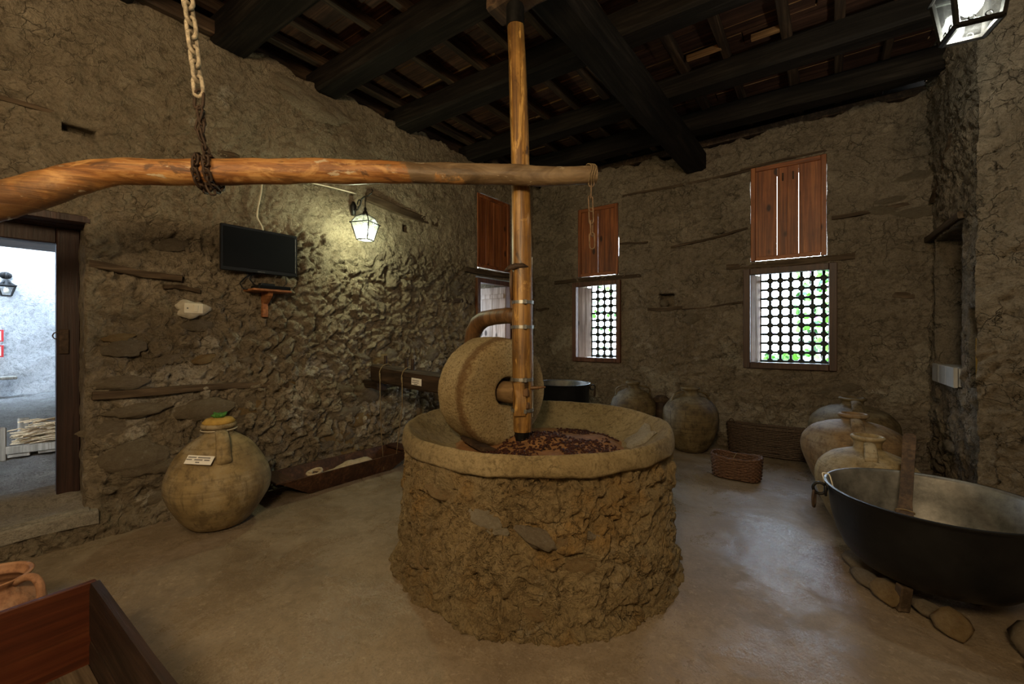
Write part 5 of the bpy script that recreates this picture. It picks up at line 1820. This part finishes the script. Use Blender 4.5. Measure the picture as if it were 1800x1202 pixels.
lb_ = B().box((0, 0, 0), (0.16, 0.004, 0.07), None, 0.001).build('label_card', 'paper', pb)
lb_.location = (0.84, -0.1535, 1.030)
lb_.rotation_euler = (0, 0.04, math.atan2(-0.12, 1.75))
ib = B()
for (x0, x1, zz) in ((-0.06, 0.06, 0.012), (-0.065, 0.05, -0.008), (-0.03, 0.03, -0.025)):
    for k in range(int((x1 - x0) / 0.011)):
        ib.box((x0 + 0.011 * k, -0.0025, zz), (0.0075, 0.001, 0.008), None, 0.0002)
ib.build('writing', 'ink', lb_)
for k, (s_, z_end, lab) in enumerate(((0.20, 0.03, 'thin hemp cord hanging near the far end of the dark press beam'), (0.60, 0.25, 'thin hemp cord hanging from the middle pegs of the dark press beam'))):
    c = Vector((-4.10, 3.10, 1.075)) + pd * (s_ / 1.75)
    ring = [tuple(c + Vector((0.0, 0.104 * math.cos(a), 0.112 * math.sin(a)))) for a in np.linspace(0, 2 * PI, 21)]
    q_ = [tuple(c + Vector((0.012, -0.104, 0.02))), tuple(c + Vector((0.02, -0.108, -0.30))), tuple(c + Vector((0.05 - 0.09 * k, -0.115, -0.65))), tuple(Vector((c.x + 0.10 - 0.16 * k, c.y - 0.12, z_end)))]
    b = B()
    b.tube(ring, 0.006, 6)
    b.tube(q_, 0.0045, 6)
    tag(b.build('hemp_cord', 'rope', None, True), lab, 'cord')

# ================================================================== CAULDRONS


def cauldron(name, label, loc, R, H, rz, handles, seg=64, wall_=0.012):
    t = thing(name, label, 'cauldron', loc, rz)
    k = R / 0.5
    pr_ = [(0.0, 0.0), (0.16, 0.002), (0.26, 0.018), (0.35, 0.062), (0.41, 0.125), (0.445, 0.20), (0.472, 0.30), (0.488, H / k - 0.02), (0.498, H / k), (0.506, H / k + 0.006), (0.506, H / k + 0.014)]
    pr_ = [(r_ * k, z_ * k) for r_, z_ in pr_]
    inn = [(r_ - wall_, z_ + wall_) for r_, z_ in pr_[::-1][2:]]
    inn = [(max(r_, 0), z_) for r_, z_ in inn]
    b = B()
    b.lathe(pr_ + [(pr_[-1][0] - wall_, pr_[-1][1] + 0.002)], seg, 0, 0.012, 4)
    b.build('shell', 'cauldron', t, True, angle=60)
    b = B()
    b.lathe([(pr_[-1][0] - wall_ + 0.001, pr_[-1][1] + 0.001)] + inn, seg, 0, 0.012, 4, cap=False)
    b.build('inside', 'cauldron_in', t, True)['label'] = 'grey tinned inside of the cauldron'
    for a in handles:
        ca, sa = math.cos(a), math.sin(a)
        r0 = pr_[-3][0] * 1.0
        zt2 = pr_[-1][1]
        b = B()
        b.tube([((r0 + 0.033 + 0.035 * math.cos(q_)) * ca, (r0 + 0.033 + 0.035 * math.cos(q_)) * sa, zt2 - 0.055 + 0.035 * math.sin(q_)) for q_ in np.linspace(0, 2 * PI, 17)[:-1]], 0.009, 8, closed=True)
        b.box(((r0 + 0.004) * ca, (r0 + 0.004) * sa, zt2 - 0.06), (0.014, 0.05, 0.07), Matrix.Rotation(a, 3, 'Z'), 0.004)
        b.build('lug', 'iron', t, True)
        b = B()
        xt = Vector((-sa, ca, 0)) * 0.8 + Vector((ca, sa, 0)) * 0.25
        xt.normalize()
        c = Vector(((r0 + 0.062) * ca, (r0 + 0.062) * sa, zt2 - 0.125))
        b.tube([tuple(c + xt * 0.027 * math.cos(q_) + Vector((0, 0, 0.052 * math.sin(q_)))) for q_ in np.linspace(0, 2 * PI, 21)[:-1]], 0.008, 8, closed=True)
        b.build('ring_handle', 'rust', t, True)
    return t


ca1 = cauldron('cauldron', 'huge soot black cauldron propped on stones at the right wall', (0.58, 3.355, 0.11), 0.49, 0.465, 0, [math.radians(185), math.radians(5)])
ca2 = cauldron('cauldron', 'black cauldron with ring handle behind the mill, below the small window', (-2.80, 5.16, 0.0), 0.40, 0.84 * 0.5 / 0.5, 0, [math.radians(25), math.radians(205)])
# paddle and cord in the big cauldron
pdl = thing('wooden_paddle', 'dark wooden stirring paddle standing in the huge black cauldron', 'paddle', (0.42, 3.12, 0.22))
pv = Vector((0.165, 0.90, 0.585))
pv_n = pv.normalized()
sx_ = pv_n.cross(Vector((0, 0, 1))).normalized()
up_ = sx_.cross(pv_n)
Lp = pv.length
b = B()
w_s = [(0.0, 0.10), (0.06, 0.11), (0.30, 0.10), (0.40, 0.072), (0.48, 0.060), (0.9, 0.066), (Lp - 0.05, 0.070), (Lp - 0.015, 0.060), (Lp, 0.036)]
vv, ff = [], []
for s_, w_ in w_s:
    for (a, c) in ((-1, -1), (1, -1), (1, 1), (-1, 1)):
        vv.append(tuple(pv_n * s_ + sx_ * (a * w_ / 2) + up_ * (c * 0.013)))
for i in range(len(w_s) - 1):
    for j in range(4):
        ff.append((i * 4 + j, i * 4 + (j + 1) % 4, i * 4 + 4 + (j + 1) % 4, i * 4 + 4 + j))
ff += [(3, 2, 1, 0), tuple((len(w_s) - 1) * 4 + j for j in range(4))]
b.add(vv, ff)
b.build('blade_and_shaft', 'paddle', pdl)
c = pv_n * 0.40
B().tube([tuple(c + sx_ * 0.043 * math.cos(a) + up_ * 0.018 * math.sin(a)) for a in np.linspace(0, 2 * PI, 17)[:-1]], 0.004, 6, closed=True).build('cord_ring', 'rope', pdl, True)
cable('white_string', 'thin white string laid over the rim of the huge black cauldron', [(0.090, 3.36, 0.56), (0.075, 3.42, 0.606), (0.115, 3.41, 0.605), (0.135, 3.36, 0.52), (0.175, 3.30, 0.38), (0.20, 3.27, 0.30)], 0.004, 'cable')['category'] = 'string'

# stones and a billet propping the cauldron
rocks = [lump('rock', 40 + k, ('stone_b', 'stone_a', 'stone_c')[k % 3], 2, 1.0, 0.3) for k in range(5)]
for (x, y_, z, sx, sy, sz, rz, k, lab) in ((0.295, 3.275, 0.045, 0.055, 0.10, 0.045, 0.5, 1, 'flat slanting stone at the left end under the black cauldron'),
                                           (0.372, 3.175, 0.052, 0.07, 0.095, 0.056, 0.2, 0, 'orange block of stone under the black cauldron'),
                                           (0.535, 3.115, 0.036, 0.075, 0.05, 0.038, -0.5, 1, 'low grey stone under the black cauldron beside the wooden stake'),
                                           (0.60, 3.01, 0.055, 0.065, 0.085, 0.06, 0.3, 3, 'rounded tan stone sticking out before the black cauldron'),
                                           (0.76, 3.45, 0.06, 0.10, 0.10, 0.065, 0.1, 1, 'grey stone hidden at the back under the black cauldron'),
                                           (0.30, 3.50, 0.055, 0.09, 0.10, 0.06, 0.9, 4, 'grey stone under the cauldron side facing the jars')):
    o = link_mesh('rock', rocks[k], None, (x, y_, z), (0, 0, rz), (sx, sy, sz))
    tag(o, lab, 'stone', 'stones propping the cauldron')
o = B().box((0, 0, 0), (0.06, 0.05, 0.145), None, 0.006).build('wooden_stake', 'lath')
o.location = (0.425, 3.11, 0.072)
o.rotation_euler = (0.1, 0.05, 0.5)
tag(o, 'short upright wooden stake among the stones under the black cauldron', 'stake')
for (x, y_, z, s_, k, lab) in ((0.93, 3.0, 0.06, (0.13, 0.12, 0.10), 1, 'rough boulder lying on the floor at the right edge, upper one'), (0.905, 2.70, 0.07, (0.10, 0.14, 0.11), 4, 'rough boulder lying on the floor at the right edge, lower one')):
    o = link_mesh('boulder', rocks[k], None, (x, y_, z), (0, 0, 0.4), s_)
    tag(o, lab, 'boulder')

# ================================================================== BASKETS


def basket(name, label, loc, rz, L_, W_, H_, nrow, mat, rim_drop, seed):
    """flat-backed wicker basket, woven round upright stakes"""
    t = thing(name, label, 'basket', loc, rz)
    rb = random.Random(seed)
    ns = 34
    out = []
    for k in range(ns):
        a = 2 * PI * k / ns
        x = math.copysign(abs(math.cos(a)) ** 0.55, math.cos(a)) * L_ / 2
        y_ = math.copysign(abs(math.sin(a)) ** 0.75, math.sin(a)) * W_ / 2
        out.append((x, y_))

    def pt(k, f, dr):
        x, y_ = out[k % ns]
        n = math.hypot(x / L_, y_ / W_) or 1
        g = 0.95 + 0.07 * f
        return (x * g + dr * x / L_ / n, y_ * g + dr * y_ / W_ / n, 0.012 + f * (H_ - 0.012) - rim_drop * f * (0.5 + 0.5 * math.cos(2 * PI * x / L_ * 0.8)) * 0.5)
    b = B()
    for r_ in range(nrow):
        f = (r_ + 0.3) / nrow
        b.tube([tuple(np.array(pt(k, f, (0.0085 if (k + r_) % 2 else -0.0055))) + np.array([0, 0, rb.uniform(-0.003, 0.003)])) for k in range(ns)], H_ / nrow * 0.50, 5, closed=True)
    w_ = b.build('weave', mat, t, True)
    w_['kind'] = 'stuff'
    b = B()
    for k in range(ns):
        b.tube([pt(k, 0, 0), pt(k, 0.5, 0), pt(k, 1.0 + rb.uniform(0, 0.05), 0)], 0.006, 5)
    s_ = b.build('stakes', mat, t, True)
    s_['kind'] = 'stuff'
    for q_ in range(2):
        B().tube([tuple(np.array(pt(k, 1.0, 0.006 * math.sin(k * 1.57 + q_ * PI))) + np.array([0, 0, 0.006 * math.cos(k * 1.57 + q_ * PI)])) for k in range(ns)], 0.0085, 6, closed=True).build('rim', mat, t, True)
    b = B()
    b.lathe([(0.0, 0.008), (0.46, 0.008), (0.46, 0.018), (0.0, 0.018)], 40, sx=L_, sy=W_)
    b.build('base', mat, t)
    return t


k1 = basket('wicker_hurdle', 'long dark wicker basket standing against the back wall under the barred window', (-0.42, 6.17, 0), 0.0, 0.88, 0.22, 0.365, 16, 'basket', 0.02, 1)
B().tube([(-0.40 + 0.03 * math.cos(a), 0, 0.365 + 0.05 * math.sin(a)) for a in np.linspace(0, PI, 9)], 0.009, 6).build('handle_loop', 'basket', k1, True)
k2 = basket('wicker_basket', 'small red brown wicker basket on the floor in front of the long one', (-0.62, 5.02, 0), -0.05, 0.46, 0.27, 0.24, 13, 'basket_red', 0.05, 2)
B().tube([(-0.02, -0.13, 0.20), (0.0, -0.10, 0.245), (0.01, -0.06, 0.265), (0.03, -0.02, 0.24)], 0.004, 5).build('loose_end', 'rope', k2, True)

# ================================================================== RED BOX LOWER LEFT
bx = thing('wooden_box', 'open reddish wooden box low in the near left corner', 'box', (-1.80, 0.02, 0))
X0, X1, Y0, Y1, HB = -0.70, 0.75, -0.60, 0.41, 0.45
B().box(((X0 + X1) / 2, (Y0 + Y1) / 2, 0.095), (X1 - X0 - 0.004, Y1 - Y0 - 0.004, 0.025), None, 0.002).build('base_board', 'lath_x', bx)
B().box((X0 - 0.013, (Y0 + Y1) / 2, HB / 2 + 0.02), (0.026, Y1 - Y0 + 0.05, HB - 0.04), None, 0.004).build('end_board', 'box', bx)
B().box((X1 + 0.013, (Y0 + Y1) / 2, HB / 2 + 0.02), (0.026, Y1 - Y0 + 0.05, HB - 0.04), None, 0.004).build('end_board', 'box', bx)
for yy in (Y0 - 0.018, Y1 + 0.018):
    B().beam((X0, yy, 0.325), (X1, yy, 0.325), 0.034, 0.245, 0.002, 6).build('side_board', 'box_dark', bx)
    B().beam((X0, yy, 0.115), (X1, yy, 0.115), 0.034, 0.165, 0.002, 6).build('side_board', 'box_dark', bx)
for sx in (X0 + 0.04, X1 - 0.04):
    for yy in (Y0 + 0.04, Y1 - 0.04):
        B().box((sx, yy, 0.04), (0.05, 0.05, 0.082), None, 0.004).build('foot', 'box_dark', bx)

# ================================================================== RIGHT WALL NICHES
nb = thing('white_box', 'white painted wooden box in the bottom of the wall niche by the right corner', 'box', (1.16, 5.72, 1.035))
for (yy, ln) in ((-0.265, 0.26), (0.0, 0.26), (0.265, 0.25)):
    B().box((-0.085, yy, 0.09), (0.03, ln - 0.006, 0.18), None, 0.004).build('facing_board', 'whitebox', nb)
b = B()
b.box((0.03, 0, 0.09), (0.19, 0.78, 0.165), None, 0.004)
b.build('case', 'whitebox', nb)
b = B()
vv, ff = [], []
for i in range(9):
    for j in range(13):
        s, t = i / 8, j / 12
        vv.append((1.13 + 0.20 * s, 5.032 - 0.014 * min(1, 8 * min(s, 1 - s, t, 1 - t)) - 0.004 * math.sin(5 * s + 7 * t), 1.12 + 0.36 * t))
for i in range(8):
    for j in range(12):
        ff.append((i * 13 + j, (i + 1) * 13 + j, (i + 1) * 13 + j + 1, i * 13 + j + 1))
b.add(vv, ff)
b.build('ochre_patch', 'ochre', wr_, True)['label'] = 'ochre coloured patch inside the small niche'
# broken dark masonry in the back wall's little niche
link_mesh('rock', rocks[1], None, (-1.76, 6.49, 1.985), (0.2, 0.3, 0.2), (0.06, 0.05, 0.06))
tag(bpy.context.scene.objects[-1] if False else COL.objects[-1], 'dark broken stone sitting in the small hole of the back wall', 'stone')

# ================================================================== COURTYARD THINGS
bn = thing('garden_bench', 'grey wooden bench before the white courtyard wall', 'bench', (-14.15, 0.55, 0.18))
B().box((0, 0, 0.41), (0.34, 1.5, 0.06), None, 0.01).build('seat', 'grey_wood', bn)
for yy in (-0.55, 0.42):
    b = B()
    b.box((0.11, yy, 0.19), (0.07, 0.09, 0.40), Matrix.Rotation(0.1, 3, 'Y'), 0.01)
    b.build('leg', 'grey_wood', bn)
    b = B()
    b.box((-0.11, yy, 0.19), (0.07, 0.09, 0.40), Matrix.Rotation(-0.1, 3, 'Y'), 0.01)
    b.build('leg', 'grey_wood', bn)
hay = thing('straw_rack', 'low grey wooden rack heaped with dry straw in the courtyard', 'rack', (-7.05, 0.62, 0.17))
for (x, y_) in ((0.0, -0.09), (-0.62, 0.14), (0.25, 1.05), (-0.45, 1.2)):
    B().box((x, y_, 0.17), (0.09, 0.09, 0.36), None, 0.008).build('post', 'grey_wood', hay)
B().beam((0.02, -0.05, 0.10), (0.25, 1.05, 0.10), 0.05, 0.08, 0.006, 5).build('rail', 'grey_wood', hay)
B().beam((-0.62, 0.14, 0.12), (-0.45, 1.2, 0.12), 0.05, 0.08, 0.006, 5).build('rail', 'grey_wood', hay)
for k in range(5):
    B().box((-0.24, 0.10 + 0.22 * k, 0.035), (0.62, 0.16, 0.03), Matrix.Rotation(-0.2, 3, 'Z'), 0.004).build('slat', 'grey_wood', hay)
b = B()
for k in range(420):
    x, y_, z = rq.uniform(-0.5, -0.02), rq.uniform(0.0, 1.1), 0.09 + abs(rq.gauss(0, 0.09))
    z = min(z, 0.34)
    a = rq.uniform(-0.6, 0.6) + PI / 2
    L_ = rq.uniform(0.2, 0.5)
    b.tube([(x, y_, z), (x + L_ * math.cos(a) * 0.5, y_ + L_ * math.sin(a) * 0.5, z + rq.uniform(0, 0.03)), (x + L_ * math.cos(a), y_ + L_ * math.sin(a), z - 0.01)], 0.008, 4)
b.build('straw', 'straw', hay, True)['kind'] = 'stuff'
cl_ = thing('courtyard_lantern', 'small black lantern on the white courtyard wall seen through the doorway', 'lantern', (-14.42, 1.18, 2.38))
b = B()
for sx, sy in ((-1, -1), (1, -1), (1, 1), (-1, 1)):
    b.tube([(sx * 0.07, sy * 0.07, 0), (sx * 0.13, sy * 0.13, 0.22), (0, 0, 0.34)], 0.014, 6)
for z_, h_ in ((0.0, 0.07), (0.22, 0.135)):
    for k in range(4):
        c4 = [(-1, -1), (1, -1), (1, 1), (-1, 1)]
        a, c = c4[k], c4[(k + 1) % 4]
        b.tube([(a[0] * h_, a[1] * h_, z_), (c[0] * h_, c[1] * h_, z_)], 0.014, 6)
b.build('cage', 'iron', cl_)
B().lathe([(0.0, 0.37), (0.03, 0.36), (0.125, 0.23), (0.0, 0.23)], 4).build('roof', 'iron', cl_)
B().tube([(-0.14, 0, 0.46), (-0.10, 0, 0.48), (0.02, 0, 0.50), (0, 0, 0.36)], [0.10, 0.05, 0.03, 0.012], 10).build('bracket', 'iron', cl_, True)
B().lathe([(0.0, 0.05), (0.04, 0.07), (0.045, 0.12), (0.02, 0.19), (0, 0.2)], 12).build('bulb', 'white', cl_, True)
for k, zz in enumerate((1.50, 1.16)):
    nt_ = thing('notice_board', ('upper' if k == 0 else 'lower') + ' small red framed notice on the white courtyard wall', 'notice', (-14.50, 0.93, zz), 0, 'red notices in the courtyard')
    B().box((0, 0, 0), (0.02, 0.42, 0.24), None, 0.004).build('sheet', 'paper', nt_)
    for s_ in (-1, 1):
        B().box((0.012, s_ * 0.20, 0), (0.02, 0.035, 0.26), None, 0.003).build('frame_edge', 'red', nt_)
        B().box((0.012, 0, s_ * 0.115), (0.02, 0.36, 0.03), None, 0.003).build('frame_edge', 'red', nt_)

# ================================================================== VINE OUTSIDE THE WINDOWS


def leaf_me(name, mat, s=0.055):
    vv = [(0, 0, 0), (0.7 * s, 0.25 * s, 0.12 * s), (1.0 * s, 0.9 * s, 0.0), (0.55 * s, 1.5 * s, -0.1 * s), (0, 2.0 * s, -0.3 * s), (-0.55 * s, 1.5 * s, -0.1 * s), (-1.0 * s, 0.9 * s, 0.0), (-0.7 * s, 0.25 * s, 0.12 * s), (0, 0.9 * s, -0.12 * s)]
    ff = [(8, i, i + 1) for i in range(0, 7)] + [(8, 7, 0)]
    me = bpy.data.meshes.new(name)
    me.from_pydata(vv, [], ff)
    me.materials.append(MT[mat])
    me.polygons.foreach_set('use_smooth', [True] * len(me.polygons))
    return me


lf_a, lf_b = leaf_me('leaf', 'leaf'), leaf_me('leaf', 'leaf_dark', 0.045)
fb = B()
for k in range(14):
    fb.lathe([(0, -0.010), (0.011, 0.0), (0, 0.011)], 5, 0, 0, 0, Matrix.Translation((rq.uniform(-0.035, 0.035), rq.uniform(-0.03, 0.03), rq.uniform(-0.035, 0.035))))
fl_o = fb.build('blossom', 'flower', None, True)
fl_me = fl_o.data
bpy.data.objects.remove(fl_o)


def vine(name, label, loc, stems, n, x_rng, z_fn, seed, nf):
    t = thing(name, label, 'vine', loc)
    rv = random.Random(seed)
    for s_ in stems:
        B().tube(s_, 0.008, 6).build('stem', 'lath', t, True)
    for k in range(n):
        x = rv.uniform(*x_rng)
        z = z_fn(rv, x)
        me = lf_a if rv.random() < 0.72 else lf_b
        sc_ = rv.uniform(0.6, 1.15)
        link_mesh('leaf', me, t, (x, rv.uniform(-0.16, 0.25), z), (rv.uniform(0.7, 2.1), rv.uniform(-0.6, 0.6), rv.uniform(-0.9, 0.9)), (sc_, sc_, sc_))
    for k in range(nf):
        x = rv.uniform(*x_rng)
        z = z_fn(rv, x) if k % 3 else rv.uniform(1.35, 1.75)
        link_mesh('blossom', fl_me, t, (x, rv.uniform(-0.1, 0.2), z), (rv.uniform(0, 3), 0, rv.uniform(0, 3)))
    return t


def zf2(rv, x):
    # a curtain of leaves at the right, thinning to a low band at the left
    if x > -0.04:
        return rv.uniform(0.9, 2.6)
    return rv.uniform(0.85, 1.16)


vine('climbing_vine', 'bright green climbing vine with purple blossom outside the larger barred window', (-0.10, 7.55, 0.02),
     [[(0.45, 0.05, 0), (0.32, 0.0, 0.9), (0.15, 0.05, 1.7), (0.12, 0.0, 2.7)], [(0.50, 0, 0), (0.38, 0.05, 1.4), (0.36, 0, 2.8)], [(0.4, 0, 0.85), (0.1, 0.05, 1.0), (-0.45, 0.05, 1.0)]], 285, (-0.52, 0.50), zf2, 4, 22)
vine('leafy_bush', 'pale green bush standing outside the smaller barred window', (-4.0, 8.6, 0.02),
     [[(0.0, 0.05, 0), (0.1, 0.0, 0.9), (0.2, 0.05, 1.9)], [(0.4, 0, 0), (0.5, 0.05, 1.4), (0.5, 0, 2.3)]], 150, (-0.7, 0.95), lambda rv, x: rv.uniform(0.6, 2.7), 6, 0)
